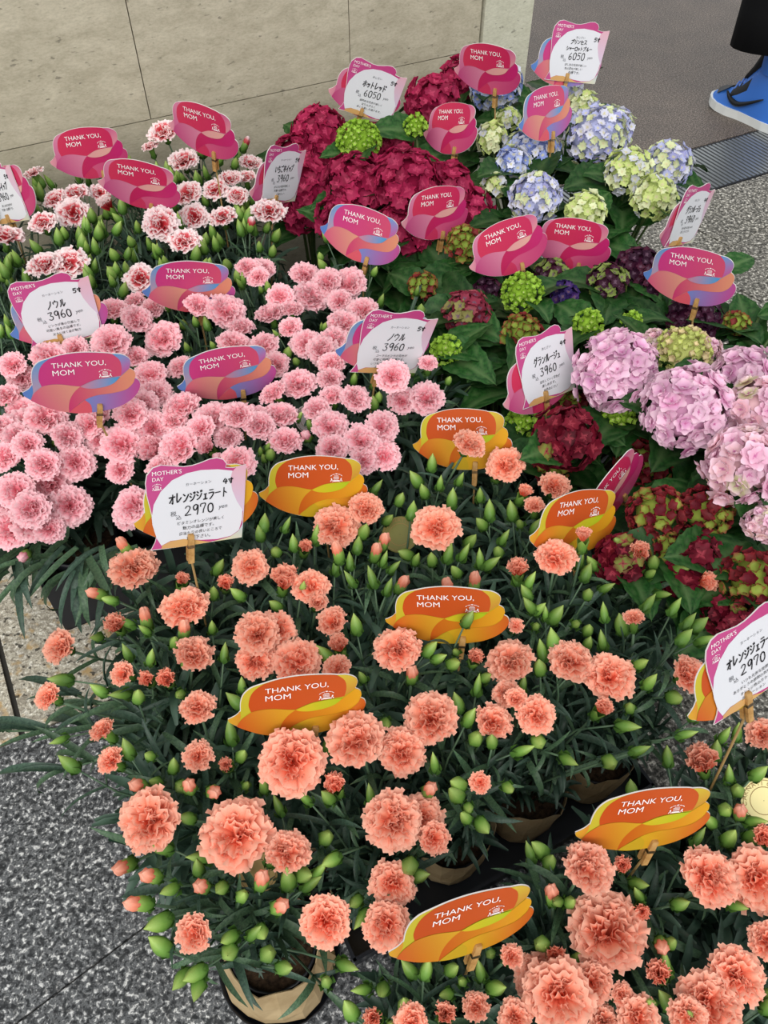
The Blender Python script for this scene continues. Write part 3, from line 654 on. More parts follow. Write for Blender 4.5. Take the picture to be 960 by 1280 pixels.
for P_ in PLACED: P_[0] = clear(P_[0], max(.014, P_[1]))
PLI = iter(PLACED)
for kind, lst in FLW.items():
    mk = KEY.get(kind, kind)
    for it in lst:
        x, y, d = it[:3]; st = it[3] if len(it) > 3 else 'o'; lift = it[4] if len(it) > 4 else 0.
        if kind == 'bic': d *= 1.12
        if y > 2000: continue
        P_ = next(PLI); q, pl = P_[0], P_[3]; n_ = up_dir(q, pl, rng, 4.2 if st != 'b' else 5.5, .2 if st != 'b' else .05)
        rad = d/2/FPX*proj(q)[2]; pl.fl.append((x, y, d))
        x0 = pl.pos.xy+Vector((rng.uniform(-.025, .025), rng.uniform(-.025, .025))); p0 = Vector((x0.x, x0.y, pl.soil-.004))
        if st == 'b':
            L = .034; b0 = q-n_*L*.6; o = obj('bud', rng.choice(CBUDS[mk]), pl.e, pl.loc(frame(b0, n_, None, L/1.25))); top = b0
        else:
            half = st == 'h'; s = rad*1.02 if not half else rad*1.75; me = rng.choice(BLOOM[mk]['half' if half else ('loose' if st == 'l' else 'open')])
            if half: n_ = up_dir(q, pl, rng, 5.0, .05)
            c0 = q-n_*s*(.12 if not half else .35)
            fo = obj('flower', me, pl.e, pl.loc(frame(c0, n_, (rng.uniform(-1, 1), rng.uniform(-1, 1), .1), s)))
            cs = min(.030, max(.022, s*.62)); ca = obj('calyx', CALYX, fo); base = c0-n_*s*.22
            ca.matrix_local = frame(c0, n_).inverted() @ Matrix.Identity(4) if False else Matrix.Translation((0, 0, -.16 if not half else -.20)) @ Matrix.Diagonal((cs/s*(1.25 if half else 1), cs/s*(1.25 if half else 1), cs/s, 1))
            top = c0-n_*(s*.16+cs*1.0)
        sm, pts = stem_mesh(p0, top, n_); obj('stem', sm, pl.e, Matrix.Translation(-pl.pos))
        if mk == 'orange': add_leaves(pl, pts, rng)
        elif rng.random() < .5: add_leaves(pl, pts, rng, (.75,))
def put_bud(pl, q, n_, L, leaves=True):
    q = clear(q, L*.55, depth=1.0); b0 = q-n_*L*.5; obj('bud', rng.choice(BUDS), pl.e, pl.loc(frame(b0, n_, None, L)))
    x0 = pl.pos.xy+Vector((rng.uniform(-.03, .03), rng.uniform(-.03, .03))); sm, pts = stem_mesh(Vector((x0.x, x0.y, pl.soil-.004)), b0, n_, .002, .0012)
    obj('stem', sm, pl.e, Matrix.Translation(-pl.pos))
    if leaves: add_leaves(pl, pts, rng, (.62, .85), 2, (.04, .075))
for kind, lst in BUDPX.items():
    for (x, y) in lst:
        q, pl, r = settle(kind, x, y, rng.uniform(-.022, .0)+(.055 if (x, y) == (585, 775) else 0)); put_bud(pl, q, up_dir(q, pl, rng, 5.0, -.38, .42), rng.uniform(.022, .030))
for pl in PL:
    n_ = {'bic': 15, 'pink': 6, 'orange': 0, 'orange2': 2}[pl.kind]; c_ = 0; tries = 0
    while c_ < n_ and tries < 80:
        tries += 1; a = rng.uniform(0, 6.28); r = .10*math.sqrt(rng.random()); q = pl.pos+Vector((math.cos(a)*r, math.sin(a)*r, 0)); q.z = pl.ztop-1.9*r*r+rng.uniform(-.03, .004)
        x, y, d = proj(q)
        if covers_text(q) or any((fx-x)**2+(fy-y)**2 < (fd*.5)**2 for p2 in PL if p2.kind == pl.kind for fx, fy, fd in p2.fl): continue
        c_ += 1; put_bud(pl, q, up_dir(q, pl, rng, 4.0, .0, .35), rng.uniform(.024, .032) if pl.kind == 'bic' else rng.uniform(.018, .025), rng.random() < .4)
FOL = {'orange': [foliage_mesh(300+s, 210, .105, .255, .09) for s in range(4)], 'orange2': [foliage_mesh(320+s, 210, .105, .20, .09) for s in range(3)],
       'pink': [foliage_mesh(340+s, 230, .105, .275, .11) for s in range(3)], 'bic': [foliage_mesh(360+s, 250, .10, .30, .11, (.055, .10)) for s in range(3)]}
for i, pl in enumerate(PL):
    u_, v_ = pl.pos.dot(U), pl.pos.dot(V); sc_ = .36 if pl.kind == 'orange' and v_ < .305 else .60 if pl.kind == 'orange' and v_ < .33 else (.8 if pl.kind == 'orange2' and v_ > 0 else (1.22 if pl.kind == 'pink' and u_ < 0 else (.72 if v_ > 1.6 else 1)))
    f = obj('foliage', FOL[pl.kind][i % len(FOL[pl.kind])], pl.e, Matrix.Rotation(rng.uniform(0, 6.28), 4, 'Z') @ Matrix.Diagonal((sc_, sc_, 1, 1))); f['kind'] = 'stuff'
    obj('pot', POT4 if pl.pot == 4 else POT5, pl.e); obj('soil', SOIL4 if pl.pot == 4 else SOIL5, pl.e)
    if pl.pot == 4 and v_ < .305 and pl.kind == 'orange': obj('paper_sleeve', BAG, pl.e); obj('saucer', SAUCER, pl.e)
    elif pl.pot == 4: obj('paper_sleeve', SLEEVE[i % 3], pl.e, Matrix.Rotation(rng.uniform(0, 6.28), 4, 'Z'))

# trays and the crate that hold the pots
def tray(name, u0, u1, v0, v1, h, label, cat, mat=M_CRATE, th=.004, flare=.003, rm=.008):
    e = empty(name, uv((u0+u1)/2, (v0+v1)/2)); a, b_ = (u1-u0)/2, (v1-v0)/2
    m = MB(); m.box((0, 0, .002), (2*a, 2*b_, .003)); obj('base', m.mesh('base', [mat]), e, ROTW)
    for k, (sx, sy) in enumerate(((1, 0), (-1, 0), (0, 1), (0, -1))):
        m = MB(); n_ = Vector((sx, sy, 0)); t = Vector((-sy, sx, 0)); hw = b_ if sx else a; d = a if sx else b_
        p = [n_*d-t*hw, n_*d+t*hw, n_*(d+flare)+t*(hw+flare)+Vector((0, 0, h)), n_*(d+flare)-t*(hw+flare)+Vector((0, 0, h))]
        rim = [n_*(d+flare+rm)+t*(hw+flare+rm)+Vector((0, 0, h)), n_*(d+flare+rm)-t*(hw+flare+rm)+Vector((0, 0, h))]
        inn = [q-n_*th for q in p]; m.add(p+inn+rim, [(0, 1, 2, 3), (7, 6, 5, 4), (3, 2, 8, 9), (2, 6, 7, 3), (4, 5, 1, 0)])
        obj('side', m.mesh('side', [mat]), e, ROTW)
    return tag(e, label, cat)
tray('plant_tray', -.078, .682, .380, .768, .045, 'low black tray holding most of the large group of orange carnations', 'tray', rm=.001)
tray('plant_tray', .084, .590, .240, .370, .045, 'narrow black tray along the dark gap under the large orange group', 'tray', rm=.001)
tray('plant_tray', .075, .735, -.105, .168, .045, 'low black tray of orange carnations across the dark gap from the larger group', 'tray')
tray('plant_crate', -.137, .168, .968, 1.27, .135, 'navy-black plastic crate under the pale pink carnations on the beige paving', 'crate', flare=.0, rm=.001)

# leaves that spill over the crate, and the long shoot that reaches out over the paving
def spill(pl, x, y, z, dx, dy, L, dz=-.25):
    p = at(x, y, z); d = Vector((dx, -dy, dz)).normalized(); zx = Vector((0, 0, 1))-d*d.z; zx.normalize(); xx = d.cross(zx)
    obj('leaf', rng.choice(BLADES), pl.e, pl.loc(Matrix(((xx.x*L, d.x*L, zx.x*L, p.x), (xx.y*L, d.y*L, zx.y*L, p.y), (xx.z*L, d.z*L, zx.z*L, p.z), (0, 0, 0, 1)))))
corner = min([p for p in PL if p.kind == 'pink'], key=lambda p: (p.pos-uv(-.055, 1.045)).length)
for i in range(46):
    spill(corner, rng.uniform(-5, 190), rng.uniform(672, 716), rng.uniform(.27, .33), rng.uniform(-.9, .35), rng.uniform(.3, 1.0), rng.uniform(.07, .12), rng.uniform(-.5, .1))
edge = min([p for p in PL if p.kind == 'orange'], key=lambda p: (p.pos-uv(-.01, .445)).length)
for (pxs, zs) in (([(190, 905), (120, 908), (60, 912), (8, 914)], (.30, .27, .24, .22)), ([(190, 870), (120, 880), (95, 868)], (.32, .30, .29)), ([(185, 935), (120, 950), (80, 962)], (.30, .27, .25))):
    pts = [at(a, b_, z) for (a, b_), z in zip(pxs, zs)]; pts = [edge.pos+Vector((0, 0, .11))]+pts; m = MB(); m.tube([p-edge.pos for p in pts], [.0026, .0024, .0022, .002, .0015][:len(pts)], 5); obj('stem', m.mesh('stem', [M_STEM], True), edge.e)
    for (a, b_), z in zip(pxs, zs):
        for k in range(3): spill(edge, a+rng.uniform(-8, 8), b_, z, -rng.uniform(.6, 1), rng.uniform(-.6, .6), rng.uniform(.06, .10), rng.uniform(-.2, .3))

# ------------------------------------------------------------------ potted hydrangeas
MAG_L = 'potted hydrangea with large crimson-magenta flower heads by the stone wall'
BLU_L = 'potted hydrangea with pale blue and lime-white flower heads beside the dark tiled floor'
GRN_L = 'potted hydrangea with small lime-green and dark purple heads among broad leaves'
PNK_L = 'potted hydrangea with pale pink double florets'
RED_L = 'potted hydrangea with deep red and green mottled heads behind the orange carnations'
HP = []
class HPlant:
    def __init__(s, kind, u, v, label, group):
        s.kind = kind; s.pos = uv(u, v, .004); s.e = empty('potted_hydrangea', s.pos); tag(s.e, label, 'potted hydrangea', group); s.soil = .119; s.n = 0; HP.append(s)
    def loc(s, M): return Matrix.Translation(-s.pos) @ M
for a in ((.66, 1.60), (.85, 1.63), (.70, 1.40), (.88, 1.43), (1.03, 1.60)): HPlant('mag', *a, MAG_L, 'crimson hydrangeas')
for a in ((1.20, 1.58), (1.10, 1.40), (1.25, 1.36), (1.02, 1.22), (1.20, 1.17)): HPlant('blue', *a, BLU_L, 'pale blue hydrangeas')
for a in ((.70, 1.22), (.69, 1.05), (.86, 1.06), (.70, .87), (.87, .88), (1.03, 1.03), (1.04, .86)): HPlant('green', *a, GRN_L, 'green and purple hydrangeas')
for a in ((.905, .705), (1.06, .69), (1.008, .535)): HPlant('pink', *a, PNK_L, 'pale pink hydrangeas')
for a in ((.758, .69), (.868, .55), (.757, .415), (.897, .402)): HPlant('red', *a, RED_L, 'deep red hydrangeas')
FR = {'dark': .0125, 'mag': .0205, 'blue': .0118, 'pink': .0200, 'red': .0172, 'green': .0118, 'lime': .0085}
def C(*c): return s2l(c)
PALS = {'mag': [(C(146, 24, 64), 3), (C(128, 18, 54), 2), (C(164, 38, 80), 2)],
 'blue': [(C(150, 166, 226), 4), (C(188, 198, 236), 4), (C(226, 228, 244), 3), (C(214, 222, 170), 2)],
 'bluew': [(C(188, 192, 230), 4), (C(224, 224, 240), 5), (C(216, 224, 176), 4), (C(170, 170, 218), 2)],
 'limew': [(C(206, 220, 140), 5), (C(228, 234, 190), 4), (C(214, 216, 226), 3)],
 'pink': [(C(234, 180, 214), 4), (C(242, 202, 226), 4), (C(224, 162, 204), 2)],
 'cream': [(C(238, 196, 204), 4), (C(240, 214, 206), 3), (C(230, 180, 204), 3), (C(226, 222, 178), 2)],
 'pinkg': [(C(206, 214, 130), 5), (C(230, 214, 170), 2)],
 'red': [(C(104, 14, 34), 4), (C(84, 10, 28), 3), (C(128, 24, 44), 1)],
 'redg': [(C(150, 166, 70), 4), (C(120, 40, 46), 3), (C(110, 26, 42), 3)],
 'green': [(C(150, 172, 72), 4), (C(128, 152, 60), 2)],
 'lime': [(C(150, 190, 62), 3), (C(172, 208, 84), 2)],
 'purple': [(C(72, 26, 54), 4), (C(54, 22, 46), 3), (C(92, 40, 64), 2)],
 'purpleg': [(C(74, 30, 52), 4), (C(140, 156, 84), 3), (C(60, 26, 46), 2)],
 'rosy': [(C(150, 54, 76), 4), (C(128, 38, 60), 3), (C(172, 84, 96), 2), (C(146, 140, 84), 1)],
 'violet': [(C(52, 36, 96), 4), (C(72, 44, 110), 2)]}
SHAPE = {'mag': 'mag', 'blue': 'blue', 'bluew': 'blue', 'limew': 'blue', 'pink': 'pink', 'cream': 'pink', 'pinkg': 'lime', 'red': 'red', 'redg': 'green', 'green': 'green', 'lime': 'lime', 'purple': 'dark', 'purpleg': 'dark', 'violet': 'dark', 'rosy': 'dark'}
HEADS = [  # plant kind, px x, y, width px, z, palette
('mag',397,168,78,.47,'mag'),('mag',445,232,90,.47,'mag'),('mag',388,232,84,.45,'mag'),('mag',508,228,96,.48,'mag'),('mag',478,190,80,.47,'mag'),('mag',555,240,84,.46,'mag'),('mag',540,128,72,.50,'mag'),
('mag',585,265,66,.44,'mag'),('mag',425,275,66,.42,'mag'),('mag',505,285,72,.42,'mag'),('mag',368,195,60,.45,'mag'),('mag',580,100,60,.49,'mag'),('mag',545,295,60,.39,'mag'),('mag',375,262,60,.42,'mag'),
('mag',448,178,60,.50,'lime'),('mag',519,158,30,.51,'lime'),
('blue',620,109,72,.51,'blue'),('blue',663,196,82,.50,'blue'),('blue',668,248,74,.47,'bluew'),('blue',745,172,90,.50,'bluew'),('blue',785,214,66,.48,'limew'),('blue',834,208,68,.48,'bluew'),('blue',817,247,62,.47,'limew'),
('blue',732,265,56,.45,'limew'),('blue',728,135,46,.50,'limew'),('blue',706,112,46,.51,'bluew'),('blue',768,160,54,.49,'bluew'),('blue',614,173,42,.48,'limew'),('blue',634,150,34,.48,'limew'),('blue',617,232,34,.45,'limew'),('blue',640,205,48,.47,'blue'),
('green',582,307,52,.43,'green'),('green',528,358,38,.41,'green'),('green',557,438,40,.42,'lime'),('green',585,393,66,.42,'rosy'),('green',610,365,40,.39,'purple'),('green',653,418,54,.42,'green'),('green',653,367,54,.43,'lime'),
('green',690,345,50,.42,'purpleg'),('green',706,370,40,.41,'violet'),('green',760,352,54,.42,'purpleg'),('green',797,333,54,.43,'purple'),('green',735,406,38,.42,'lime'),('green',790,402,26,.42,'lime'),('green',867,398,74,.40,'purple'),('green',920,405,34,.40,'green'),('green',820,355,50,.40,'purple'),
('pink',770,465,112,.47,'pink'),('pink',853,442,74,.47,'pinkg'),('pink',858,510,118,.48,'pink'),('pink',930,470,84,.47,'pink'),('pink',948,512,88,.48,'cream'),('pink',930,582,108,.48,'cream'),('pink',955,655,50,.45,'cream'),('pink',820,430,40,.46,'cream'),('pink',885,438,36,.46,'cream'),
('red',706,548,92,.42,'red'),('red',713,508,62,.41,'redg'),('red',773,520,42,.41,'lime'),('red',806,578,72,.37,'redg'),('red',652,530,42,.42,'lime'),('red',820,642,74,.41,'redg'),('red',880,640,74,.41,'redg'),('red',862,708,92,.40,'red'),('red',942,725,84,.40,'redg'),
('red',775,700,66,.39,'red'),('red',905,765,60,.36,'red'),('red',690,585,44,.38,'redg'),('red',835,685,44,.40,'redg'),('red',745,640,50,.38,'red')]
def pick(pal, rg):
    t = sum(w_ for _, w_ in pal); r = rg.uniform(0, t)
    for c, w_ in pal:
        r -= w_
        if r <= 0: return c
    return pal[-1][0]
def put_leaf(hp, p, d, L, rg):
    d = Vector(d).normalized()
    if covers_text(p+d*L*.5) or covers_text(p+d*L) or (p+d*L).dot(V) > 1.77 or cuts_card(p, p+d*L): return
    zx = Vector((0, 0, 1))-d*d.z; zx = zx.normalized() if zx.length > .1 else Vector((1, 0, 0)); zx = (zx+Vector((rg.uniform(-.4, .4), rg.uniform(-.4, .4), 0))); zx = (zx-d*zx.dot(d)).normalized(); xx = d.cross(zx)
    obj('leaf', rg.choice(HLEAF), hp.e, hp.loc(Matrix(((xx.x*L, d.x*L, zx.x*L, p.x), (xx.y*L, d.y*L, zx.y*L, p.y), (xx.z*L, d.z*L, zx.z*L, p.z), (0, 0, 0, 1)))))
HPOS = []
for (kind, x, y, wpx, z, pal) in HEADS:
    q = at(x, y, z-.01); HPOS.append([q, wpx/2/FPX*proj(q)[2], q.copy()])
relax(HPOS, .05, .66)
for P_ in HPOS:
    P_[0] = clear(P_[0], P_[1], 'back', 1.0)
    for _ in range(12):
        if all((P_[0]-F_[0]).length > .72*(P_[1]+F_[1]) for F_ in PLACED): break
        P_[0] = P_[0]-(CAM-P_[0]).normalized()*.004
for (kind, x, y, wpx, z, pal), P_ in zip(HEADS, HPOS):
    q = P_[0]; hp = min([h for h in HP if h.kind == kind], key=lambda h: (h.pos.xy-q.xy).length); hp.n += 1
    Rh = wpx/2/FPX*proj(q)[2]*.97; d = q-hp.pos; n_ = (Vector((d.x*2.6, d.y*2.6, 1))+(CAM-q).normalized()*.25).normalized()
    Mh = frame(q, n_); hd = obj('flower_head', HEAD, hp.e, hp.loc(Mh @ Matrix.Scale(Rh*.90, 4)), PALS[pal][0][0])
    sh = SHAPE[pal]; fr = min(FR[sh]*(.9 if pal.startswith('purple') or pal == 'violet' else 1), Rh*.42); N = max(14, min(130, int(4.3*(Rh/fr)**2))); ga = math.pi*(3-math.sqrt(5)); zmin = -.42
    for i in range(N):
        cz = 1-(1-zmin)*(i+.5)/N; sr = math.sqrt(max(0, 1-cz*cz)); a = ga*i+rng.uniform(-.15, .15); nv = Vector((sr*math.cos(a), sr*math.sin(a), cz)); bump_ = rng.uniform(.86, 1.06)
        pos = Vector((nv.x*.90, nv.y*.90, nv.z*.80))*bump_; c = pick(PALS[pal], rng)
        if pal == 'green' and rng.random() < .25: c = C(136, 60, 56)
        if pal == 'red' and rng.random() < .04: c = C(140, 150, 70)
        fn = (nv+Vector((rng.uniform(-.35, .35), rng.uniform(-.35, .35), rng.uniform(-.1, .35)))).normalized(); s = fr*rng.uniform(.82, 1.12)/(Rh*.90)
        obj('floret', rng.choice(FLO[sh]), hd, frame(pos/.90, fn, (rng.uniform(-1, 1), rng.uniform(-1, 1), .2), s), c)
    base = q-n_*Rh*.38; sm, pts = stem_mesh(Vector((hp.pos.x+rng.uniform(-.02, .02), hp.pos.y+rng.uniform(-.02, .02), hp.soil-.004)), base, n_, .0042, .0032, M_HSTEM, .4); obj('stem', sm, hp.e, Matrix.Translation(-hp.pos))
    a0 = rng.uniform(0, 6.28)
    for k in range(4):
        a = a0+k*math.pi/2+rng.uniform(-.3, .3); t = (.97, .97, .78, .78)[k]; i = min(4, int(t*5)); p = pts[i].lerp(pts[i+1], t*5-i)
        put_leaf(hp, p, (math.cos(a), math.sin(a), rng.uniform(-.05, .45)), rng.uniform(.075, .11)+Rh*.35, rng)
for hp in HP:
    zt = {'mag': .38, 'blue': .40, 'green': .375, 'pink': .40, 'red': .35}[hp.kind]
    for k in range(4):                                        # flowerless leafy shoots
        a = k*1.2566+rng.uniform(-.5, .5); r = rng.uniform(.03, .085); tip = hp.pos+Vector((math.cos(a)*r, math.sin(a)*r, zt+rng.uniform(-.04, .025)))
        sm, pts = stem_mesh(Vector((hp.pos.x, hp.pos.y, hp.soil-.004)), tip, Vector((math.cos(a)*.4, math.sin(a)*.4, 1)).normalized(), .0036, .0024, M_HSTEM, .4); obj('stem', sm, hp.e, Matrix.Translation(-hp.pos))
        a1 = rng.uniform(0, 6.28)
        for j in range(3):
            aa = a1+j*2.094; put_leaf(hp, pts[5] if j % 2 else pts[4], (math.cos(aa), math.sin(aa), rng.uniform(.1, .6)), rng.uniform(.07, .125), rng)
    obj('pot', POT5, hp.e); obj('soil', SOIL5, hp.e)
# broad leaves that the photograph shows one by one: px of the leaf's middle, height, direction towards the tip in the picture, length
for (x, y, z, dx, dy, L) in ((505,345,.40,-.9,.5,.12),(545,400,.39,-1,-.3,.13),(570,345,.40,.8,-.7,.12),(600,335,.40,.9,-.5,.11),(515,410,.37,-.9,.6,.12),(590,460,.38,-.7,-.8,.12),(625,470,.39,.9,-.3,.10),(605,500,.38,-.9,.4,.12),(575,485,.36,-1,.1,.11),(640,500,.37,.6,.8,.09),
 (615,445,.38,.7,-.6,.10),(740,385,.40,.4,-.9,.11),(705,400,.40,-.9,.2,.10),(775,385,.40,.3,.95,.11),(800,395,.40,.8,.7,.10),(765,415,.39,.9,.3,.11),(690,318,.42,-.4,-.9,.10),(770,300,.42,.8,-.4,.11),(730,230,.46,-.7,.5,.12),(780,315,.42,.6,.7,.10),(700,215,.45,.8,.6,.12),(610,280,.43,-.9,.5,.10),(655,275,.43,.9,.4,.10),
 (880,435,.38,.4,.9,.11),(925,330,.40,.8,-.5,.08),(908,420,.39,.9,.1,.08),(590,200,.45,-.8,.6,.10),(595,130,.47,.5,.9,.10),(750,540,.40,.7,.8,.10),(760,620,.38,.9,-.4,.10),(915,690,.41,.7,-.7,.11),(755,490,.42,-.6,.9,.10),(640,560,.38,-.8,.6,.10),(490,300,.38,-.8,.7,.10),(470,345,.36,.3,.9,.11),(500,380,.36,.2,1,.11),(880,690,.40,-.7,.7,.09)):
    q = at(x, y, z-.018); hp = min(HP, key=lambda h: (h.pos.xy-q.xy).length); dw = Vector((dx, -dy*.9, .12)).normalized(); p0 = q-dw*L*.5
    sm, pts = stem_mesh(Vector((hp.pos.x, hp.pos.y, hp.soil-.004)), p0, dw, .003, .0018, M_HSTEM, .3); obj('stem', sm, hp.e, Matrix.Translation(-hp.pos)); put_leaf(hp, p0, dw, L, rng)

# ------------------------------------------------------------------ greeting cards and price cards on sticks
CW = .15; ASP = .66; PW, PH = .115, .112
def tc(x, y): return ((x-545)/795*CW, (797-y)/401*ASP*CW)
def pc(x, y): return ((x-462)/685*PW, (382-(y+.135*(x-462)))/594*PH)
def smooth_poly(pts, it=2, closed=True):
    for _ in range(it):
        q = []
        for i in range(len(pts)):
            a, b_ = pts[i], pts[(i+1) % len(pts)]
            q += [(a[0]*.75+b_[0]*.25, a[1]*.75+b_[1]*.25), (a[0]*.25+b_[0]*.75, a[1]*.25+b_[1]*.75)]
        pts = q
    return pts
def curve(pts, per=4):                       # open Catmull-Rom curve through the points
    out = []
    for i in range(len(pts)-1):
        p0, p1, p2, p3 = pts[max(i-1, 0)], pts[i], pts[i+1], pts[min(i+2, len(pts)-1)]
        for k in range(per):
            t = k/per; out.append(tuple(.5*(2*p1[c]+(p2[c]-p0[c])*t+(2*p0[c]-5*p1[c]+4*p2[c]-p3[c])*t*t+(3*p1[c]-p0[c]-3*p2[c]+p3[c])*t**3) for c in (0, 1)))
    out.append(pts[-1]); return out
def loop(*segs):
    out = []
    for s in segs:
        c = curve(s)
        out += c[:-1]
    return out
O_TIP = [(148,855),(190,832),(213,805)]; O_L = [(213,805),(210,750),(222,700),(260,660),(320,638)]; O_TOP = [(320,638),(400,615),(500,599),(600,595),(700,598),(740,603)]
O_R = [(740,603),(800,605),(850,625),(868,655),(862,695)]; O_R2 = [(862,695),(893,712),(905,740),(902,760)]; O_D = [(902,760),(932,775),(943,810),(925,860),(880,910),(800,955),(700,982),(600,995),(520,999),(450,993)]
O_B = [(450,993),(350,972),(270,942),(200,905),(160,878),(148,855)]
MB1 = [(805,745),(700,760),(620,775),(560,800),(530,815)]; MB2 = [(530,815),(480,811),(400,801),(330,803),(275,815)]
REG = {'L': [O_TIP, O_L, O_TOP, O_R, O_R2, O_D, O_B],
 'T': [[(148,855),(190,832),(213,805)], [(213,805),(218,850),(200,903)], [(200,903),(160,878),(148,855)]],
 'M': [[(275,815),(258,770),(265,710),(290,670),(330,640)], [(330,640),(400,617),(500,601),(600,597),(700,600),(740,605)], [(740,605),(790,640),(808,690),(805,745)], MB1, MB2],
 'B': [[(530,815),(560,825),(620,828),(700,815),(760,790),(805,748),(862,697)], O_R2, [(902,760),(890,795),(840,838),(740,862),(640,875),(560,905),(500,950),(470,988)], [(470,988),(450,990)], [(450,990),(450,950),(460,900),(490,850),(530,815)]],
 'P': [[(200,905),(222,860),(275,815)], MB2[::-1], [(530,815),(490,850),(460,900),(450,950),(452,991)], [(452,991),(350,970),(270,940),(200,905)]],
 'N': [[(530,815),(560,800),(620,775),(700,760),(795,752)], [(795,752),(760,790),(700,815),(620,828),(560,825),(530,815)]],
 'D': [[(902,760),(890,795),(840,838),(740,862),(640,875),(560,905),(490,965)], [(490,965),(600,950),(720,920),(700,980)] if False else [(490,965),(520,975),(600,993)], [(600,993),(700,980),(800,953),(880,908),(925,858),(941,810),(930,777),(902,760)]],
 'Q': [[(455,990),(480,965),(560,905)], [(560,905),(600,940),(610,992)], [(610,992),(520,997),(455,990)]],
 'R': [[(742,604),(800,607),(850,627),(866,655),(860,695)], [(860,695),(805,742)], [(805,742),(808,690),(790,640),(742,604)]]}
SCHEME = {
'rose': dict(L=((226,140,170),(196,66,132),-80), T=((236,170,176),(226,140,165),0), M=((214,56,92),(204,44,92),0), R=((206,84,140),(226,150,160),-60), P=((196,70,128),(222,140,166),20), N=((228,160,160),(232,176,160),0), B=((196,40,92),(198,40,112),0), D=((214,96,132),(196,60,116),0), Q=((206,56,96),(206,56,96),0)),
'rain': dict(L=((84,156,212),(236,160,140),-80), T=((100,130,200),(90,140,205),0), M=((206,62,134),(214,84,116),0), R=((92,166,220),(200,90,158),-60), P=((214,90,128),(228,164,134),25), N=((206,140,160),(60,164,220),0), B=((208,60,116),(232,156,120),10), D=((96,150,214),(196,80,150),0), Q=((226,96,110),(226,96,110),0)),
'ora': dict(L=((214,196,60),(190,190,40),-80), T=((224,176,50),(222,150,50),0), M=((204,84,30),(206,92,40),0), R=((220,200,66),(206,146,56),-60), P=((210,92,36),(222,176,44),25), N=((222,196,44),(176,206,36),0), B=((206,94,30),(228,172,36),12), D=((222,188,40),(206,98,34),0), Q=((206,170,40),(206,170,40),0))}
def printed(name, outline, layers, th=.0011):
    """a card: white core with thickness and the printed areas laid on its front"""
    m = MB(); m.prism(outline, -th, 0, 0); cols = [s2l((238, 234, 230))]*len(m.v); d = .00012
    for k, (pts, c0, c1, ang) in enumerate(layers):
        a = R(ang); pr = [p[0]*math.cos(a)+p[1]*math.sin(a) for p in pts]; lo, hi = min(pr), max(pr); c0, c1 = s2l(c0), s2l(c1); n0 = len(m.v)
        ar = sum(pts[i][0]*pts[(i+1) % len(pts)][1]-pts[(i+1) % len(pts)][0]*pts[i][1] for i in range(len(pts)))
        if ar < 0: pts = pts[::-1]; pr = pr[::-1]
        m.add([(p[0], p[1], d*(k+1)) for p in pts], [tuple(range(len(pts)))])
        for q in pr:
            t = (q-lo)/max(1e-9, hi-lo); cols.append(tuple(c0[i]*(1-t)+c1[i]*t for i in range(3)))
    return m.mesh(name, [M_CARD], False, {'print': cols})
def shrink(pts, k):
    cx = sum(p[0] for p in pts)/len(pts); cy = sum(p[1] for p in pts)/len(pts); return [((p[0]-cx)*k+cx, (p[1]-cy)*k+cy) for p in pts]
OUTL = loop(*[[tc(*p) for p in s] for s in REG['L']])
TCARD = {}
for sname, sch in SCHEME.items():
    lay = []
    for rk in ('L', 'T', 'M', 'R', 'B', 'P', 'D', 'Q', 'N'):
        pts = loop(*[[tc(*p) for p in s] for s in REG[rk]])
        if rk == 'L': pts = shrink(pts, .988)
        lay.append((pts, *sch[rk]))
    TCARD[sname] = printed('greeting_card', OUTL, lay)
# price card
P_OUT = [(120,725),(150,668),(162,628),(150,560),(128,450),(104,340),(98,260),(108,205),(150,152),(205,131),(280,134),(360,136),(420,126),(480,105),(540,79),(595,67),(640,77),(662,103),(656,130),(710,131),(760,120),(805,105),(800,300),(792,520),(785,635),(600,661),(450,683),(300,705)]
P_W = [(165,640),(150,590),(137,540),(134,490),(150,400),(200,310),(280,230),(380,180),(480,155),(600,146),(700,152),(740,165),(765,210),(775,300),(785,400),(783,500),(760,580),(700,622),(600,645),(480,650),(350,645),(260,655),(195,690)]
P_LAV = [(735,124),(805,106),(800,300),(795,450),(778,420),(740,365),(706,290),(690,210),(702,160)]
P_TAN = [(192,712),(200,688),(260,657),(350,642),(440,650),(520,662),(560,664),(450,681),(300,703)]
P_LT = [(784,633),(791,510),(782,540),(760,582),(700,624),(620,648),(560,662),(600,659)]
PCARD = printed('price_card', [pc(*p) for p in P_OUT], [([pc(*p) for p in shrink(P_OUT, .986)], (206, 84, 146), (198, 70, 132), 0), ([pc(*p) for p in P_W], (236, 240, 244), (238, 240, 244), 0),
    ([pc(*p) for p in P_LAV], (222, 206, 228), (234, 184, 196), 80), ([pc(*p) for p in P_TAN], (220, 170, 110), (230, 186, 110), 0), ([pc(*p) for p in P_LT], (236, 226, 170), (196, 214, 226), 60)])
_tcache = {}
def text_vf(s, size, align='LEFT'):
    k = (s, size, align)
    if k in _tcache: return _tcache[k]
    c = bpy.data.curves.new('txt', 'FONT'); c.body = s; c.size = size; c.align_x = align; c.resolution_u = 3; c.fill_mode = 'FRONT'
    o = bpy.data.objects.new('txt', c); me = bpy.data.meshes.new_from_object(o)
    r = ([v.co.copy() for v in me.vertices], [tuple(p.vertices) for p in me.polygons]); bpy.data.objects.remove(o); bpy.data.curves.remove(c); bpy.data.meshes.remove(me); _tcache[k] = r; return r
